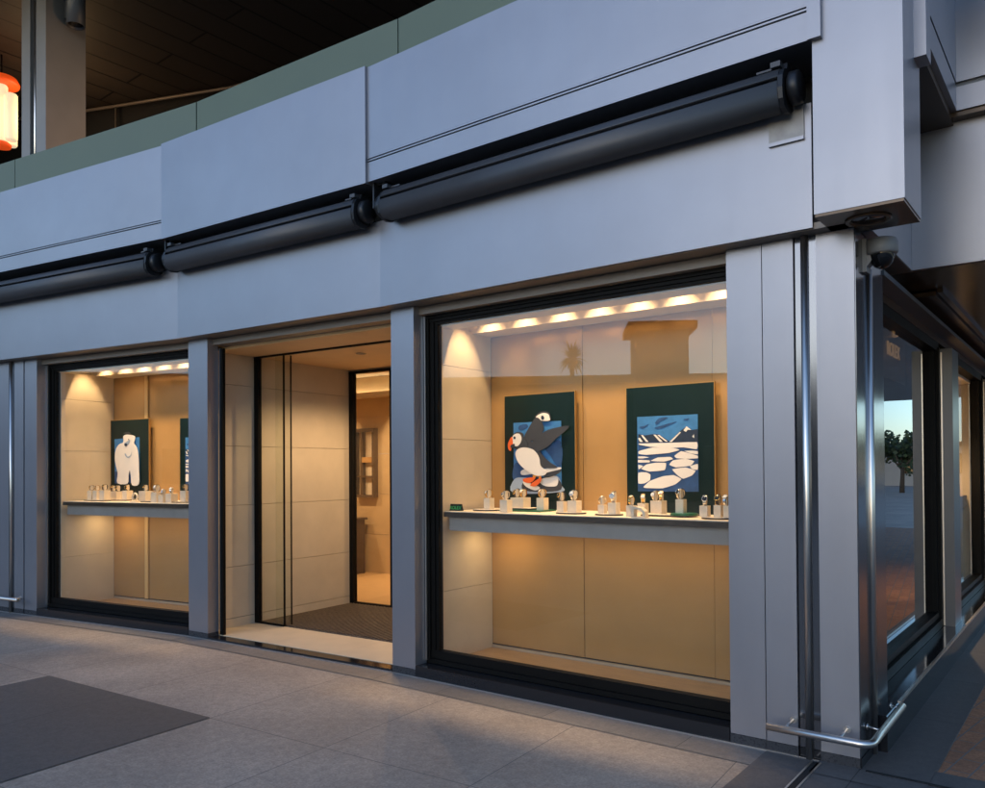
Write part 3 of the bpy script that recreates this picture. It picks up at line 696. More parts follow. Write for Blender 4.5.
rail('1', [(0.425, 0.155, zr), (-0.085, 0.155, zr), (-0.085, -0.62, zr + 0.01)], [((0.33, 0.155, zr + 0.01), (0.33, 0.005, zr + 0.015)), ((0.06, 0.155, zr + 0.01), (0.06, 0.005, zr + 0.015)), ((-0.085, -0.12, zr), (-0.004, -0.12, zr + 0.01)), ((-0.085, -0.56, zr + 0.01), (-0.03, -0.56, zr + 0.02))], 'low polished steel rail bent around the foot of the corner pier')
rail('3', [(6.4, 0.12, zr), (2.47, 0.12, zr)], [((2.62, 0.12, zr), (2.62, 0.0, zr)), ((3.1, 0.12, zr), (3.1, 0.0, zr))], 'low polished steel rail at the foot of the left edge pier')

# ================================================================== ENTRANCE MAT, ROOM FURNITURE
m = MB().box(0.0, SW - 0.01, -2.04, -0.735, 0.022, 0.030)
x = 0.01
while x < SW - 0.03: m.box(x, x + 0.024, -2.035, -0.74, 0.030, 0.040); x += 0.046
o = m.build('door_mat', 'mat_rubber', None, '2'); tag(o, 'dark brown ribbed entrance mat behind the sliding glass door', 'door mat')
t = thing('wall_niche', 'tall dark framed lit niche on the sales room wall seen through inner door', 'wall niche', '2', (4.17, NBK, 1.15))
fr = MB(); fr.box(-0.20, 0.20, 0.001, 0.10, 0, 0.035); fr.box(-0.20, 0.20, 0.001, 0.10, 0.98, 1.03); fr.box(-0.20, -0.165, 0.001, 0.10, 0.035, 0.98); fr.box(0.165, 0.20, 0.001, 0.10, 0.035, 0.98); fr.box(0.04, 0.075, 0.001, 0.09, 0.035, 0.98)
fr.build('frame', 'wood_dark', t)
box('back_panel', 'leather', (-0.165, 0.165, 0.002, 0.012, 0.035, 0.98), t)
box('shelf', 'wood_dark', (-0.165, 0.165, 0.012, 0.09, 0.30, 0.32), t); box('shelf', 'gold', (-0.165, 0.04, 0.012, 0.09, 0.52, 0.60), t)
t = thing('side_cabinet', 'dark wooden pedestal on the sales room floor below the framed niche', 'cabinet', '2', (4.25, NBK + 0.32, 0.02))
box('body', 'wood_dark', (-0.10, 0.16, -0.22, 0.10, 0.0, 0.80), t, None, 0.006); box('top', 'wood_dark', (-0.13, 0.19, -0.25, 0.13, 0.801, 0.83), t, None, 0.004); box('recess', 'gold', (-0.02, 0.14, 0.1005, 0.104, 0.12, 0.22), t)

# ================================================================== COUNTERS
def counter(f, x0, x1, label):
    t = thing('display_counter', label, 'counter', f, ((x0 + x1) / 2, -0.85, 1.09), 0, 'display counters in the windows')
    h = (x1 - x0) / 2
    MB().box(-h, h, 0.0, 0.648, 0.104, 0.140).bevel(0.003).build('top_edge', 'wood_dark', t)
    MB().box(-h + 0.004, h - 0.004, 0.004, 0.640, 0.1405, 0.146).build('top_cover', 'leather', t)
    MB().box(-h + 0.03, h - 0.03, 0.01, 0.615, 0.0, 0.103).bevel(0.003).build('apron', 'apron', t)
    box('light_strip', 'spot', (-h + 0.1, h - 0.1, 0.22, 0.24, -0.006, -0.001), t)
    for k in range(3):
        l = bpy.data.lights.new('lamp', 'AREA'); l.shape = 'RECTANGLE'; l.size = 0.3 if k == 2 else (x1 - x0) / 3; l.size_y = 0.04; l.energy = 0.95 if k == 2 else 0.45; l.color = (1.0, 0.66, 0.33)
        o = bpy.data.objects.new('lamp', l); COL.objects.link(o); o.parent = t; o.location = (h - 0.25 if k == 2 else -h + (k + 0.5) * (x1 - x0) / 3, 0.23, -0.012)
    return t
counter('1', 0.74, 2.985, 'long grey fronted display counter in the right window below the puffin')
counter('3', 0.10, 2.195, 'long grey fronted display counter in the left window below the bear')
ZT = 1.2365                                   # counter surface

# ================================================================== PICTURE BOARDS
def smooth(pts, k=4, tau=1.0):
    n = len(pts); out = []
    for i in range(n):
        p0, p1, p2, p3 = (Vector(pts[(i + j) % n]) for j in (-1, 0, 1, 2))
        for q in range(k):
            u = q / k
            cr = 0.5 * ((2 * p1) + (-p0 + p2) * u + (2 * p0 - 5 * p1 + 4 * p2 - p3) * u * u + (-p0 + 3 * p1 - 3 * p2 + p3) * u ** 3)
            out.append(cr * tau + (p1 * (1 - u) + p2 * u) * (1 - tau))
    return [(v.x, v.y) for v in out]
def board(f, nb, ox, oy, sc, quad, label, x_override=None):
    """a standing picture board; shapes are drawn in the coordinates of an enlarged crop (ox, oy, scale)"""
    cv = lambda p: pl(f, ox + p[0] / sc, oy + p[1] / sc, nb)
    q = [cv(p) for p in quad]
    x0 = min(a[0] for a in q); x1 = max(a[0] for a in q); z1 = sum(a[1] for a in sorted(q, key=lambda a: -a[1])[:2]) / 2
    cx = (x0 + x1) / 2
    t = thing('picture_board', label, 'picture', f, (cx, nb, ZT), 0, 'picture boards in the windows')
    box('board_panel', 'board', (x0 - cx, x1 - cx, -0.018, 0.0, 0.0, z1 - ZT), t)
    e = MB(); e.box(x0 - cx - 0.005, x0 - cx - 0.0002, -0.02, 0.0, 0, z1 - ZT + 0.006); e.box(x1 - cx + 0.0002, x1 - cx + 0.005, -0.02, 0, 0, z1 - ZT + 0.006); e.box(x0 - cx, x1 - cx, -0.02, 0, z1 - ZT + 0.0002, z1 - ZT + 0.006)
    e.build('board_edge', 'gold_edge', t)
    def shape(name, mat, pts, lvl, th=0.0018, k=4, rad=1.0):
        # cut out: lvl = distance in front of the board
        pp = smooth(pts, k, rad) if k > 1 else pts
        pp = [(cv(p)[0] - cx, max(cv(p)[1] - ZT, 0.002)) for p in pp]
        mm = MB().prism(pp, 'y', lvl, lvl + th)
        return mm.build(name, mat, t)
    return t, shape
# ---- puffin
t, sh = board('1', -0.79, 490, 380, 6.57, [(100, 105), (555, 78), (555, 840), (100, 850)], 'dark green board with a cut out black and white puffin with orange feet')
sh('picture', 'blue', [(155, 282), (468, 268), (472, 735), (158, 745)], 0.0005, 0.002, 1)
sh('cloud', 'blue_deep', [(195, 300), (240, 290), (250, 310), (215, 330), (190, 325)], 0.0028)
sh('cloud', 'blue_deep', [(425, 400), (455, 395), (468, 420), (440, 450), (420, 430)], 0.0028)
sh('sea', 'blue_deep', [(160, 560), (200, 540), (240, 580), (300, 620), (300, 660), (160, 660)], 0.0028)
sh('sea', 'blue_deep', [(360, 440), (470, 430), (470, 560), (440, 560), (400, 500)], 0.0029)
sh('ice', 'white', [(205, 600), (235, 585), (270, 600), (300, 612), (250, 622), (210, 622)], 0.0036)
sh('rock', 'icegrey', [(160, 655), (225, 640), (330, 655), (440, 628), (470, 690), (470, 735), (160, 742)], 0.0036)
sh('rock', 'slate', [(240, 660), (430, 640), (470, 720), (330, 735), (220, 720)], 0.0044)
sh('rock', 'white', [(330, 655), (440, 632), (445, 690), (400, 700), (350, 690)], 0.0052)
sh('rock', 'white', [(220, 668), (260, 676), (330, 705), (300, 725), (240, 700)], 0.0052)
LB = 0.012
sh('second_head', 'slate', [(302, 244), (326, 216), (358, 205), (392, 214), (404, 240), (404, 268), (345, 272)], LB)
sh('second_face', 'white', [(310, 246), (334, 225), (362, 217), (390, 226), (398, 248), (398, 266), (348, 268)], LB + 0.002)
sh('eye', 'navy', [(344, 240), (354, 234), (364, 246), (360, 260), (346, 258)], LB + 0.004)
sh('wing', 'slate', [(235, 372), (262, 318), (300, 258), (322, 248), (348, 275), (362, 322), (340, 362), (300, 395), (250, 405)], LB + 0.005, 0.004)
sh('wing', 'slate', [(290, 405), (350, 352), (420, 320), (527, 302), (495, 345), (445, 385), (402, 428), (340, 465), (300, 452)], LB + 0.010, 0.004)
sh('back', 'slate', [(212, 372), (240, 397), (300, 412), (332, 450), (352, 490), (400, 538), (452, 574), (400, 580), (350, 572), (335, 530), (316, 478), (270, 446), (215, 456), (186, 450)], LB + 0.006, 0.004)
sh('tail', 'slate', [(360, 612), (420, 598), (472, 586), (470, 604), (420, 632), (370, 640)], LB + 0.003)
sh('tail', 'white', [(350, 590), (410, 576), (470, 574), (470, 586), (420, 598), (360, 612)], LB + 0.005)
sh('belly', 'white', [(183, 470), (205, 450), (245, 444), (300, 462), (334, 510), (345, 565), (382, 598), (370, 624), (320, 628), (262, 602), (206, 552), (182, 502)], LB + 0.011, 0.004)
sh('head', 'slate', [(158, 372), (172, 350), (200, 342), (226, 352), (236, 382), (258, 420), (250, 452), (200, 458), (168, 446), (156, 420)], LB + 0.009, 0.004)
sh('face', 'white', [(160, 378), (174, 358), (198, 352), (214, 364), (220, 392), (206, 424), (184, 436), (164, 418)], LB + 0.014)
sh('beak', 'orange', [(158, 374), (164, 420), (154, 452), (150, 466), (136, 456), (131, 425), (142, 394)], LB + 0.0155)
sh('beak_base', 'slate', [(152, 428), (176, 420), (172, 442), (150, 446)], LB + 0.0175)
sh('eye', 'navy', [(168, 376), (176, 371), (183, 379), (179, 389), (170, 387)], LB + 0.0165)
sh('leg', 'amber', [(292, 624), (346, 622), (346, 650), (334, 652), (330, 634), (310, 634), (306, 652), (294, 650)], LB + 0.010, 0.002, 1)
sh('foot', 'orange', [(228, 652), (260, 642), (306, 640), (296, 662), (270, 676), (238, 670)], LB + 0.012)
sh('foot', 'orange', [(276, 690), (312, 660), (348, 642), (342, 672), (308, 698)], LB + 0.014)
# ---- ice floes
def ice_shapes(sh):
    sh('picture', 'blue', [(105, 285), (472, 268), (478, 738), (110, 735)], 0.0005, 0.002, 1)
    for c in ([(215, 320), (240, 292), (292, 288), (250, 310), (225, 330)], [(210, 352), (260, 335), (345, 312), (310, 330), (250, 355)], [(120, 345), (150, 338), (175, 330), (140, 356)], [(385, 300), (420, 292), (410, 305)]):
        sh('cloud', 'blue_deep', c, 0.0028)
    sh('mountain', 'navy', [(112, 440), (112, 388), (150, 397), (190, 390), (235, 390), (270, 412), (305, 436)], 0.0030, k=1)
    sh('mountain', 'navy', [(298, 438), (340, 398), (372, 366), (405, 343), (436, 364), (473, 358), (475, 434)], 0.0034, k=1)
    for c in ([(388, 366), (405, 342), (434, 364), (412, 362), (402, 376)], [(130, 395), (140, 395), (175, 436), (160, 436)], [(205, 392), (218, 392), (262, 436), (244, 436)], [(302, 436), (365, 376), (372, 378), (316, 436)], [(112, 415), (122, 410), (140, 436), (124, 436)], [(440, 404), (450, 390), (452, 412)], [(228, 394), (240, 394), (292, 434), (280, 434)]):
        sh('snow', 'white', c, 0.0052, k=1)
    sh('sea', 'blue_deep', [(111, 440), (474, 433), (478, 738), (110, 735)], 0.0028, 0.0005, 1)
    for c in ([(113, 445), (300, 440), (474, 436), (474, 482), (390, 470), (300, 474), (180, 466), (113, 452)],
              [(112, 492), (200, 468), (330, 472), (368, 484), (300, 504), (160, 516), (112, 510)],
              [(185, 552), (230, 530), (308, 526), (325, 540), (270, 556)], [(330, 520), (370, 490), (412, 500), (475, 520), (475, 536), (400, 540), (342, 536)],
              [(298, 575), (322, 546), (400, 536), (455, 552), (430, 582), (340, 592)], [(128, 600), (160, 572), (220, 560), (283, 562), (276, 608), (180, 618)],
              [(315, 600), (400, 588), (462, 610), (440, 640), (385, 662), (350, 640)], [(425, 582), (475, 568), (476, 606), (440, 602)],
              [(112, 620), (160, 618), (188, 632), (185, 668), (150, 690), (112, 690)], [(140, 712), (180, 672), (260, 642), (330, 634), (378, 660), (340, 694), (260, 720), (160, 718)],
              [(112, 524), (150, 524), (180, 530), (140, 536), (112, 536)], [(112, 544), (180, 548), (182, 560), (112, 562)], [(112, 574), (142, 582), (116, 604)], [(390, 490), (440, 488), (474, 492), (474, 512), (430, 506)]):
        gx, gy = sum(p[0] for p in c) / len(c), sum(p[1] for p in c) / len(c)
        c = [(min(max(gx + (p[0] - gx) * 0.965, 113), 473), gy + (p[1] - gy) * 0.93) for p in c]
        sh('ice_floe', 'white', c, 0.0036, k=3, rad=0.35)
t_ice, sh = board('1', -0.79, 620, 370, 6.064, [(38, 112), (568, 72), (575, 860), (45, 860)], 'dark green board showing white ice floes and snowy mountains on blue sea')
ice_shapes(sh)
# ---- white bear (left window)
t, sh = board('3', -0.79, 50, 400, 6.567, [(400, 135), (648, 125), (648, 660), (400, 660)], 'dark green board with a cut out white polar bear facing out')
sh('picture', 'blue', [(425, 258), (588, 244), (592, 545), (428, 548)], 0.0005, 0.002, 1)
sh('sea', 'blue_deep', [(426, 470), (591, 462), (592, 545), (428, 548)], 0.0028, 0.001, 1)
sh('ear', 'slate', [(486, 222), (505, 210), (530, 212), (536, 222), (510, 222)], LB)
sh('body', 'white', [(492, 262), (490, 240), (505, 229), (530, 229), (564, 238), (566, 262), (560, 285), (580, 315), (590, 380), (593, 470), (592, 552), (548, 558), (540, 500), (532, 462), (524, 500), (518, 548), (452, 546), (454, 480), (436, 400), (440, 332), (462, 292), (488, 280)], LB + 0.003, 0.004, 3)
sh('snout', 'icegrey', [(498, 288), (512, 275), (536, 262), (530, 285), (510, 300)], LB + 0.008)
sh('nose', 'navy', [(500, 292), (512, 284), (518, 294), (508, 304)], LB + 0.0105)
sh('eye', 'navy', [(524, 258), (530, 255), (532, 262), (526, 264)], LB + 0.0105, k=1)
sh('leg_line', 'icegrey', [(505, 350), (520, 372), (540, 362), (546, 340), (540, 368), (520, 380), (502, 360)], LB + 0.008)
# ---- second ice board, half hidden behind the pilaster
t2 = copy_tree(t_ice)
xx, _ = pl('3', 182.5, 420, -0.79)
t2.matrix_world = FR['3'] @ Matrix.Translation((xx - 0.29, -0.79, ZT))
t2['label'] = 'dark green board with ice floes half hidden behind the grey pilaster'

# ================================================================== WATCH DISPLAYS
def disc_rot(ax): return Vector((0, 0, 1)).rotation_difference(Vector(ax).normalized()).to_matrix()
def tray(f, pxc, n, wpx, depth, mat, label, zoff=0.0, rnd=True):
    x, _ = pl(f, pxc, 505, n); x2, _ = pl(f, pxc + wpx / 2, 505, n); hw = abs(x2 - x)
    t = thing('display_tray', label, 'tray', f, (x, n, ZT + zoff), 0, 'trays on the window counters')
    if rnd:
        P = [(hw * cos(2 * pi * k / 36), depth / 2 * sin(2 * pi * k / 36)) for k in range(36)]
    else: P = [(-hw, -depth / 2), (hw, -depth / 2), (hw, depth / 2), (-hw, depth / 2)]
    MB().prism(P, 'z', 0.0, 0.009).bevel(0.002).build('tray_base', mat, t)
    MB().prism([(a * 0.93, b * 0.93) for a, b in P], 'z', 0.0095, 0.012).build('tray_pad', 'leather' if mat == 'tray_dark' else mat, t)
def watch(f, x, n, z, yaw, tiltx, metal, dial, strap, label, s=1.0, ring=True):
    s *= 0.9
    t = thing('wrist_watch', label, 'watch', f, (x, n, z), yaw, 'watches on show')
    # the strap is a closed oval standing on edge, its axis sideways
    prof = []
    R = Matrix.Rotation(tiltx, 3, 'X')
    P = [R @ Vector((0, 0.030 * s * cos(a), 0.036 * s * sin(a))) + Vector((0, 0, 0.038 * s)) for a in [2 * pi * k / 24 for k in range(25)]]
    m = MB()
    rings = []
    for k in range(24):
        c = P[k]; o_ = (c - Vector((0, 0, 0.038 * s))).normalized() * 0.0022 * s; hwid = (0.008 + 0.002 * cos(2 * pi * k / 24)) * s
        rings.append([m.bm.verts.new(c + o_ + Vector((hwid, 0, 0))), m.bm.verts.new(c + o_ - Vector((hwid, 0, 0))), m.bm.verts.new(c - o_ - Vector((hwid, 0, 0))), m.bm.verts.new(c - o_ + Vector((hwid, 0, 0)))])
    for k in range(24):
        a, b = rings[k], rings[(k + 1) % 24]
        for j in range(4): m.bm.faces.new((a[j], a[(j + 1) % 4], b[(j + 1) % 4], b[j]))
    m.build('strap', strap, t)
    nrm = R @ Vector((0, 1, 0)); c = R @ Vector((0, 0.031 * s, 0)) + Vector((0, 0, 0.038 * s)); rr = disc_rot(nrm)
    MB().lathe([(0, -0.004 * s), (0.017 * s, -0.004 * s), (0.0195 * s, 0.0), (0.0185 * s, 0.005 * s), (0.0165 * s, 0.006 * s), (0.0155 * s, 0.0045 * s)], c.x, c.y, c.z, 24, rr).build('case', metal, t)
    MB().lathe([(0, 0.0044 * s), (0.0156 * s, 0.0044 * s), (0.0156 * s, 0.0030 * s), (0, 0.0030 * s)], c.x, c.y, c.z, 24, rr).build('dial', dial, t)
def stand(f, px, wpx, ytop, ybot, n, zoff, where, watches, two=False):
    x, zt = pl(f, px, ytop, n); _, zb = pl(f, px, ybot, n)
    x2, _ = pl(f, px + wpx / 2, ytop, n); hw = abs(x2 - x) * 0.80
    h = max(zt - zb, 0.03); z0 = ZT + zoff
    t = thing('watch_stand', 'cream block watch stand ' + where, 'watch stand', f, (x, n, z0), 0, 'watch stands on the window counters')
    d = min(hw, 0.05)
    yaw = radians(random.uniform(-12, 12))
    m = MB().box(-hw, hw, -d, d, 0, h).bevel(0.0025); m.build('block', 'leather', t)
    dx = [0.0] if len(watches) == 1 else [-hw * 0.5, hw * 0.5]
    for k, (wd, (desc, metal, dial, strap, s, tilt)) in enumerate(zip(dx, watches)):
        # cuff that holds the watch
        m = MB().prism([(-0.016 * s, 0.0), (0.016 * s, 0.0), (0.020 * s, 0.03 * s), (0.017 * s, 0.06 * s), (-0.017 * s, 0.06 * s), (-0.020 * s, 0.03 * s)], 'x', wd - 0.007, wd + 0.007) if not two else MB().box(wd - 0.006, wd + 0.006, -0.006, 0.006, 0, 0.03)
        bmesh.ops.translate(m.bm, verts=m.bm.verts, vec=(0, 0, h + 0.004)); m.build('cuff', 'leather', t)
        watch(f, x + wd, n, z0 + h, radians(random.uniform(-35, 25)), radians(tilt), metal, dial, strap, desc + ' on stand ' + where, s)
ST = lambda d, s=1.0, tilt=20: (d, 'steel', 'dial_w', 'steel', s, tilt)
SD = lambda d, s=1.0, tilt=20: (d, 'steel', 'dial_d', 'steel', s, tilt)
GO = lambda d, s=1.0, tilt=20: (d, 'wgold', 'dial_w', 'wgold', s, tilt)
GS = lambda d, s=1.0, tilt=20: (d, 'wgold', 'dial_d', 'strap_d', s, tilt)
TR = 0.012
# right window
tray('1', 485.5, -0.42, 22, 0.16, 'tray_dark', 'dark round tray at left end of the right window counter')
stand('1', 489, 7.5, 498, 509, -0.44, TR, 'nearest the side wall in the right window', [GO('gold watch')])
tray('1', 527, -0.55, 42, 0.22, 'tray_green', 'green tray below the puffin, lower one of two', 0, False)
tray('1', 524, -0.56, 24, 0.16, 'tray_dark', 'dark small tray raised on the green tray below the puffin', TR, False)
stand('1', 506, 9, 500, 512.5, -0.32, 0, 'in front of the puffin board left edge', [SD('steel watch')])
stand('1', 520.5, 16, 496, 506, -0.56, 2 * TR, 'wide one directly below the puffin feet', [GO('left gold watch', 1.0, 30), GS('right dark watch', 1.0, 10)])
stand('1', 542.5, 9, 494, 506, -0.55, TR, 'below the puffin tail on the green tray', [GO('gold watch', 1.0, 35)])
tray('1', 571, -0.40, 28, 0.17, 'tray_dark', 'dark round tray right of the puffin board')
stand('1', 562, 8, 501, 511.5, -0.40, TR, 'narrower one right of the puffin board', [GS('gold watch with dark dial')])
stand('1', 574.5, 11, 500, 511.5, -0.40, TR, 'wider one right of the puffin board', [ST('large steel watch', 1.15)])
tray('1', 609, -0.38, 26, 0.17, 'tray_dark', 'dark round tray between the two picture boards')
stand('1', 602.5, 7.5, 504, 512.5, -0.38, TR, 'low one between the two picture boards', [ST('flat steel watch', 0.85, 75)])
stand('1', 614, 10, 501.5, 512.5, -0.38, TR, 'tall one between the two picture boards', [ST('large steel watch', 1.15, 10)])
tray('1', 671, -0.52, 46, 0.24, 'tray_dark', 'wide dark tray in front of the ice floe board', 0, False)
tray('1', 684, -0.46, 26, 0.18, 'tray_green', 'green round tray in front of the ice floe board', TR)
stand('1', 631.5, 9, 504, 515, -0.33, 0, 'front one at left edge of the ice floe board', [GO('gold watch', 0.95, 70)])
stand('1', 643, 9.5, 498, 507, -0.62, TR, 'rear one at left edge of the ice floe board', [GO('small gold watch', 1.0, 25)])
stand('1', 658.5, 14, 496.5, 509.5, -0.52, TR, 'wide one below the ice floes', [GO('left gold watch', 1.0, 40), ST('right steel watch', 1.0, 15)])
stand('1', 681, 9.8, 496.5, 510, -0.48, 2 * TR, 'on the green round tray below the ice floes', [SD('dark dialled steel watch', 1.05, 25)])
tray('1', 717, -0.36, 30, 0.17, 'tray_dark', 'dark round tray at right end beside the grey pilaster')
stand('1', 705, 10, 504, 515, -0.36, TR, 'right of the ice floe board', [SD('steel watch with dark dial')])
stand('1', 718.5, 9, 503, 515, -0.36, TR, 'second from the grey pilaster at right', [GS('gold watch')])
stand('1', 727, 7, 503, 515, -0.33, TR, 'last one beside the grey pilaster at right', [ST('steel watch', 1.0, 45)])
# small white lounger shaped stand
x, z = pl('1', 640, 515, -0.26)
t = thing('ring_stand', 'small white curved stand at the counter edge before the ice floe board', 'display stand', '1', (x, -0.26, ZT))
MB().prism([(-0.05, 0), (-0.03, 0), (-0.025, 0.04), (0.0, 0.052), (0.03, 0.055), (0.034, 0.0), (0.05, 0.0), (0.054, 0.066), (0.02, 0.070), (-0.02, 0.062), (-0.045, 0.04)], 'y', -0.025, 0.025).bevel(0.003).build('curved_body', 'leather', t)
MB().box(-0.045, 0.05, -0.03, 0.03, -0.0, 0.006).build('foot_plate', 'leather', t)
# left window
tray('3', 97, -0.42, 24, 0.16, 'tray_dark', 'dark tray beside the side wall in the left window')
stand('3', 92, 5, 490, 499, -0.42, TR, 'nearest the side wall in the left window', [GS('small gold watch', 0.9)])
stand('3', 97.5, 5, 490, 499, -0.42, TR, 'second from the side wall in the left window', [GO('small gold watch', 0.9)])
stand('3', 105, 6, 489.5, 499, -0.40, TR, 'left of the bear board on the dark tray', [GS('dark strapped watch', 1.0, 40)])
tray('3', 117, -0.56, 26, 0.18, 'tray_dark', 'dark tray below the bear')
stand('3', 116, 11, 488, 496, -0.56, TR, 'wide one below the bear feet', [GS('left dark watch', 1.0), GS('right dark watch', 1.0, 40)])
stand('3', 127.5, 6, 487, 496, -0.54, TR, 'at right edge of the bear board', [GS('dark strapped watch', 1.0, 5)])
tray('3', 150, -0.42, 25, 0.16, 'tray_dark', 'dark tray right of the bear board')
stand('3', 146, 8.5, 490, 499.5, -0.42, TR, 'right of the bear board on a dark tray', [GS('gold watch with dark dial', 1.0, 35)])
stand('3', 157, 7, 490, 500, -0.36, 0, 'in the middle gap between bear and ice boards', [ST('large steel watch', 1.15, 30)])
stand('3', 163.5, 6, 493, 500.5, -0.34, 0, 'low one between bear and ice boards', [ST('small steel watch', 0.9, 60)])
stand('3', 171.5, 7, 491, 500, -0.36, 0, 'left of the half hidden ice board', [ST('steel watch', 0.95, 45)])
tray('3', 182, -0.40, 22, 0.16, 'tray_dark', 'dark tray before the half hidden ice board')
stand('3', 186, 7, 489, 499.5, -0.42, TR, 'before the half hidden ice board', [GS('gold watch with dark dial', 1.0, 20)])
# round c-shaped stand in the left window
x, z = pl('3', 135, 500, -0.30)
t = thing('ring_stand', 'cream ring shaped stand on the counter in front of bear board', 'display stand', '3', (x, -0.30, ZT))
m = MB(); m.tube([(0.035 * cos(a), 0, 0.055 + 0.035 * sin(a)) for a in [radians(-60 + k * 12) for k in range(26)]], 0.010, 10); m.build('ring', 'leather', t)
MB().box(-0.045, 0.045, -0.03, 0.03, 0, 0.012).bevel(0.002).build('foot_plate', 'leather', t)
# little green sign at the left end of the right counter
x, z = pl('1', 456, 507, -0.30)
t = thing('counter_sign', 'small green sign with letters at left end of right counter', 'sign', '1', (x, -0.30, ZT))
MB().prism([(-0.025, 0.0), (0.012, 0.0), (0.0, 0.052), (-0.008, 0.052)], 'x', -0.055, 0.055).bevel(0.0015).build('sign_body', 'board', t)
me = text_mesh('ROLEX', 0.036, 0.0008); me.materials.append(pm('sign_green', (0.05, 0.45, 0.12), 0.4))
o = bpy.data.objects.new('lettering', me); COL.objects.link(o); o.parent = t
o.matrix_basis = Matrix.Translation((0, 0.0092, 0.012)) @ Matrix(((-1, 0, 0, 0), (0, -0.22, 0.975, 0), (0, 0.975, 0.22, 0), (0, 0, 0, 1)))
# gold sign on a dark plate inside the first side window
x0, _ = pl('S', 886, 352, -0.19); x1, _ = pl('S', 902, 352, -0.19)
xa, za = pl('S', 893.6, 353, -0.19)
t = thing('window_sign', 'dark plate with gold crown and lettering behind the side window glass', 'sign', 'S', (xa, -0.19, za))
box('plate', 'bronze', (-0.45, 0.50, -0.03, -0.004, -0.20, 0.30), t)
M['sign_gold'] = emit('lit_gold_lettering', (0.75, 0.42, 0.16), 0.22)
me = text_mesh('ROLEX', 0.14, 0.003); me.materials.append(M['sign_gold'])
o = bpy.data.objects.new('lettering', me); COL.objects.link(o); o.parent = t
o.matrix_basis = Matrix(((-1, 0, 0, 0), (0, 0, 1, 0), (0, 1, 0, 0), (0, 0, 0, 1))) @ Matrix.Translation((0, -0.03, 0.0))
crown_mb(0, 0.125, 0.055, 0.0).build('crown', 'sign_gold', t)

# ================================================================== UPPER TERRACE LANTERN AND SPOTLIGHT
l = bpy.data.lights.new('lamp', 'SPOT'); l.energy = 75; l.color = (1, 0.6, 0.3); l.shadow_soft_size = 0.2; l.spot_size = radians(46); l.spot_blend = 0.9  # added warm lamp, itself unseen, aimed to brighten only the pier
o = bpy.data.objects.new('lamp', l); COL.objects.link(o); o.parent = UP; o.location = FR['3'] @ Vector((0.5, -1.7, 5.0))
o.rotation_euler = (o.location - FR['3'] @ Vector((3.11, -0.86, 6.0))).to_track_quat('Z', 'Y').to_euler()
t = thing('spotlight', 'grey cylinder spotlight hung on the upper terrace pier', 'spotlight', '3', (2.95, -0.87, 7.0))
R = Matrix.Rotation(radians(-6), 3, 'Y')
MB().lathe([(0.088, 0.03), (0.095, 0.0), (0.105, 0.0), (0.105, 0.55), (0.09, 0.57), (0, 0.57)], 0, 0, 0, 32).build('body', 'alu_dark', t)
MB().lathe([(0, 0.03), (0.088, 0.03), (0.088, 0.034), (0, 0.034)], 0, 0, 0, 32).build('lens', 'cam_dome', t)
MB().box(0.09, 0.168, -0.04, 0.04, 0.12, 0.6).build('wall_arm', 'alu_dark', t)
lx, lz = pl('3', 1.5, 115, -1.5)
t = thing('lantern', 'orange capped lantern with glowing tubes above the green band', 'lantern', '3', (lx, -1.5, lz + 0.13))
MB().lathe([(0, 0.44), (0.10, 0.44), (0.20, 0.40), (0.235, 0.33), (0.225, 0.30), (0.10, 0.31), (0, 0.32)], 0, 0, 0, 32).build('cap', 'orange_cap', t)
MB().lathe([(0, -0.60), (0.12, -0.60), (0.13, -0.56), (0.10, -0.53), (0, -0.53)], 0, 0, 0, 24).build('foot', 'orange_cap', t)
MB().tube([(0, 0, 0.44), (0, 0, 0.95)], 0.012, 8).build('hanger', 'black', t)
for a, rr in ((-90, 0.0), (195, 0.17), (285, 0.17), (15, 0.17), (105, 0.17)):
    cx, cy = rr * cos(radians(a)), rr * sin(radians(a))
    z0, z1 = (-0.52, 0.30) if rr == 0 else (-0.52, 0.15)
    MB().lathe([(0, z0), (0.07, z0), (0.082, z0 + 0.02), (0.082, z1 - 0.02), (0.07, z1), (0, z1)], cx, cy, 0, 20).build('tube', 'tube', t)
l = bpy.data.lights.new('lamp', 'POINT'); l.energy = 14; l.color = (1, 0.62, 0.3); l.shadow_soft_size = 0.3
o = bpy.data.objects.new('lamp', l); COL.objects.link(o); o.parent = t; o.location = (-0.5, -0.45, -0.2)

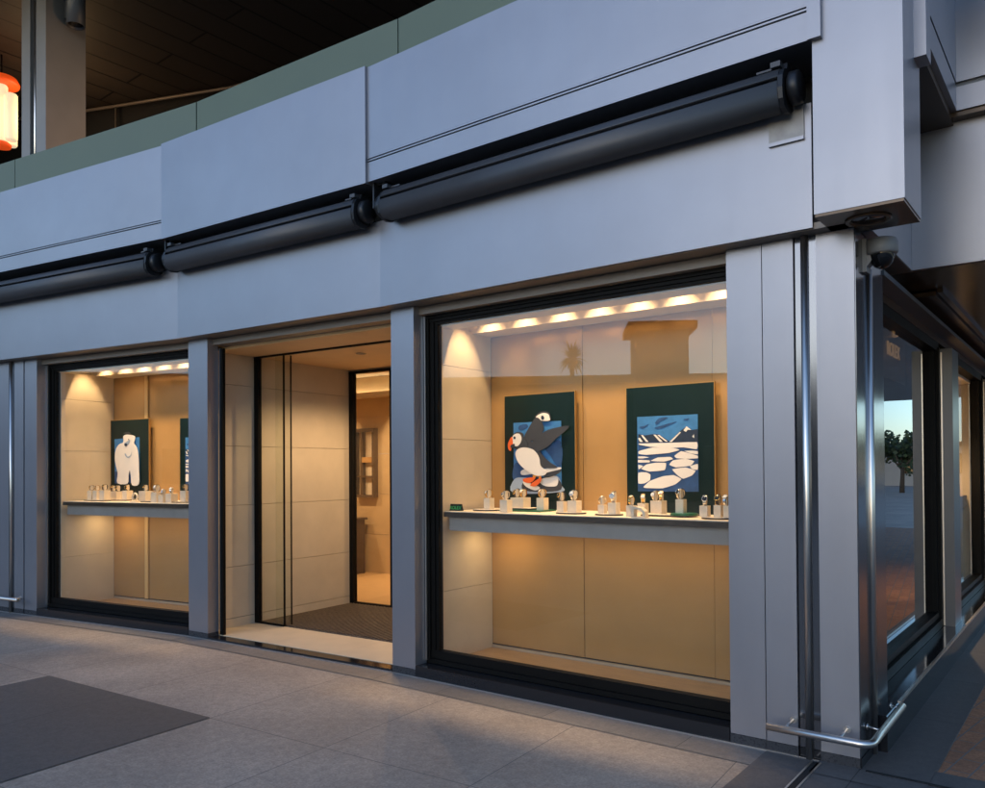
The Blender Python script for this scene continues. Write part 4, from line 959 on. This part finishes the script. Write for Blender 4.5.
# ================================================================== ACROSS THE PLAZA (seen in the glass)
M['far_wall'] = pm('far_building_wall', (0.10, 0.085, 0.07), 0.8, 0, 0.2, 0.4)
M['far_roof'] = pm('far_roof', (0.05, 0.04, 0.035), 0.8)
M['far_pale'] = pm('pale_far_wall', (0.42, 0.38, 0.33), 0.8, 0, 0.15, 0.3)
M['leaf'] = pm('dark_foliage', (0.035, 0.06, 0.02), 0.6, 0, 0.5, 3)
M['bark'] = pm('bark', (0.09, 0.065, 0.045), 0.8)
FR['Q'] = Matrix.Translation((-30.5, -6.0, 0)) @ Matrix.Rotation(radians(-70), 4, 'Z')
def far_building(name, label, cx, d, wdt, h, mat, roof_over=0.4, y0=0.0, frame='Q'):
    b = thing(name, label, 'building', frame, (cx, y0, 0))
    box('wall', mat, (-wdt / 2, wdt / 2, -d, 0, 0, h), b)
    r = MB().box(-wdt / 2 - roof_over, wdt / 2 + roof_over, -d - roof_over, roof_over, h, h + 0.35); r.build('roof', 'far_roof', b)
    k = -wdt / 2 + 1.5
    while k < wdt / 2 - 1.5:
        f = MB().box(k, k + 1.2, 0.0, 0.05, 1.0, 2.6); f.build('window', 'cam_dome', b)
        k += 3.0
    return b
far_building('plaza_building', 'long low dark building across the plaza behind the camera', -2, 8, 46, 5.65, 'far_wall')
far_building('roof_tower', 'square dark tower on the building across the plaza', 4.5, 2.6, 2.4, 7.9, 'far_wall', 0.35, 1.5)
def palm(frame, x, y, h, label):
    t = thing('palm_tree', label, 'tree', frame, (x, y, 0))
    MB().tube([(0, 0, 0), (0.1, 0, h * 0.5), (0.05, 0.05, h)], [0.22, 0.17, 0.13], 10).build('trunk', 'bark', t)
    m = MB()
    for k in range(90):
        a = 2 * pi * k / 90 * 3.3; el = random.uniform(-0.7, 1.3); Ln = random.uniform(0.85, 1.35)
        p = Vector((0.05, 0.05, h)); dr_ = Vector((cos(a) * cos(el), sin(a) * cos(el), sin(el))); sd_ = Vector((-sin(a), cos(a), 0)); prev = None
        for q in range(7):
            wv = 0.13 * (1 - q / 6.5)
            cur = (m.bm.verts.new(p + sd_ * wv), m.bm.verts.new(p - sd_ * wv))
            if prev: m.bm.faces.new((prev[0], cur[0], cur[1], prev[1]))
            prev = cur; p = p + dr_ * Ln / 6; dr_ = (dr_ + Vector((0, 0, -0.16))).normalized()
    m.build('crown', 'leaf', t)
palm('Q', 0.5, -9.6, 8.15, 'palm tree behind the low building across the plaza')
# street side: houses and trees reflected in the side glass
FR['T'] = Matrix.Translation((33, 34, 0)) @ Matrix.Rotation(radians(-45), 4, 'Z')
for k, (cx, wd, h, mt, lab) in enumerate(((-14, 12, 4.2, 'far_pale', 'pale low house across the side street, farthest left'), (0, 13, 3.2, 'far_pale', 'pale low house across the side street opposite the corner'), (14, 12, 4.6, 'far_wall', 'brown low house across the side street, farthest right'))):
    b = far_building('street_house', lab, cx, 7, wd, h, mt, 0.3, 26.0, 'T'); b.matrix_world = FR['T'] @ Matrix.Translation((cx, 26, 0)) @ Matrix.Rotation(pi, 4, 'Z')
def tree(frame, x, y, h, label):
    t = thing('street_tree', label, 'tree', frame, (x, y, 0), random.uniform(0, 6), 'trees along the side street')
    m = MB().tube([(0, 0, 0), (0.06, 0.02, h * 0.35), (0.0, 0.1, h * 0.6)], [0.16, 0.12, 0.08], 8)
    for k in range(4):
        a = k * 1.6; m.tube([(0.03, 0.02, h * 0.38), (cos(a) * h * 0.2, sin(a) * h * 0.2, h * 0.62)], [0.07, 0.03], 6)
    m.build('trunk', 'bark', t)
    m = MB()
    cl = [Vector((random.gauss(0, h * .17), random.gauss(0, h * .17), h * 0.66 + random.gauss(0, h * .12))) for _ in range(16)]
    for k in range(900):
        c = random.choice(cl) + Vector((random.gauss(0, 1), random.gauss(0, 1), random.gauss(0, .8))) * h * 0.075
        a = Vector((random.gauss(0, 1), random.gauss(0, 1), random.gauss(0, 1))).normalized(); b_ = a.cross(Vector((0.3, 0.5, 0.8))).normalized(); s_ = random.uniform(0.09, 0.17)
        m.bm.faces.new([m.bm.verts.new(c + v * s_) for v in (a, b_, -a, -b_)])
    m.build('crown', 'leaf', t)
for k, (x, y, h, lab) in enumerate(((-7, 14, 3.8, 'dark leafy tree across the side street, left of three'), (1.1, 6.0, 3.6, 'dark leafy tree across the side street, middle of three'), (2.6, 9.5, 4.3, 'dark leafy tree across the side street, right of three'))):
    tree('T', x, y, h, lab)
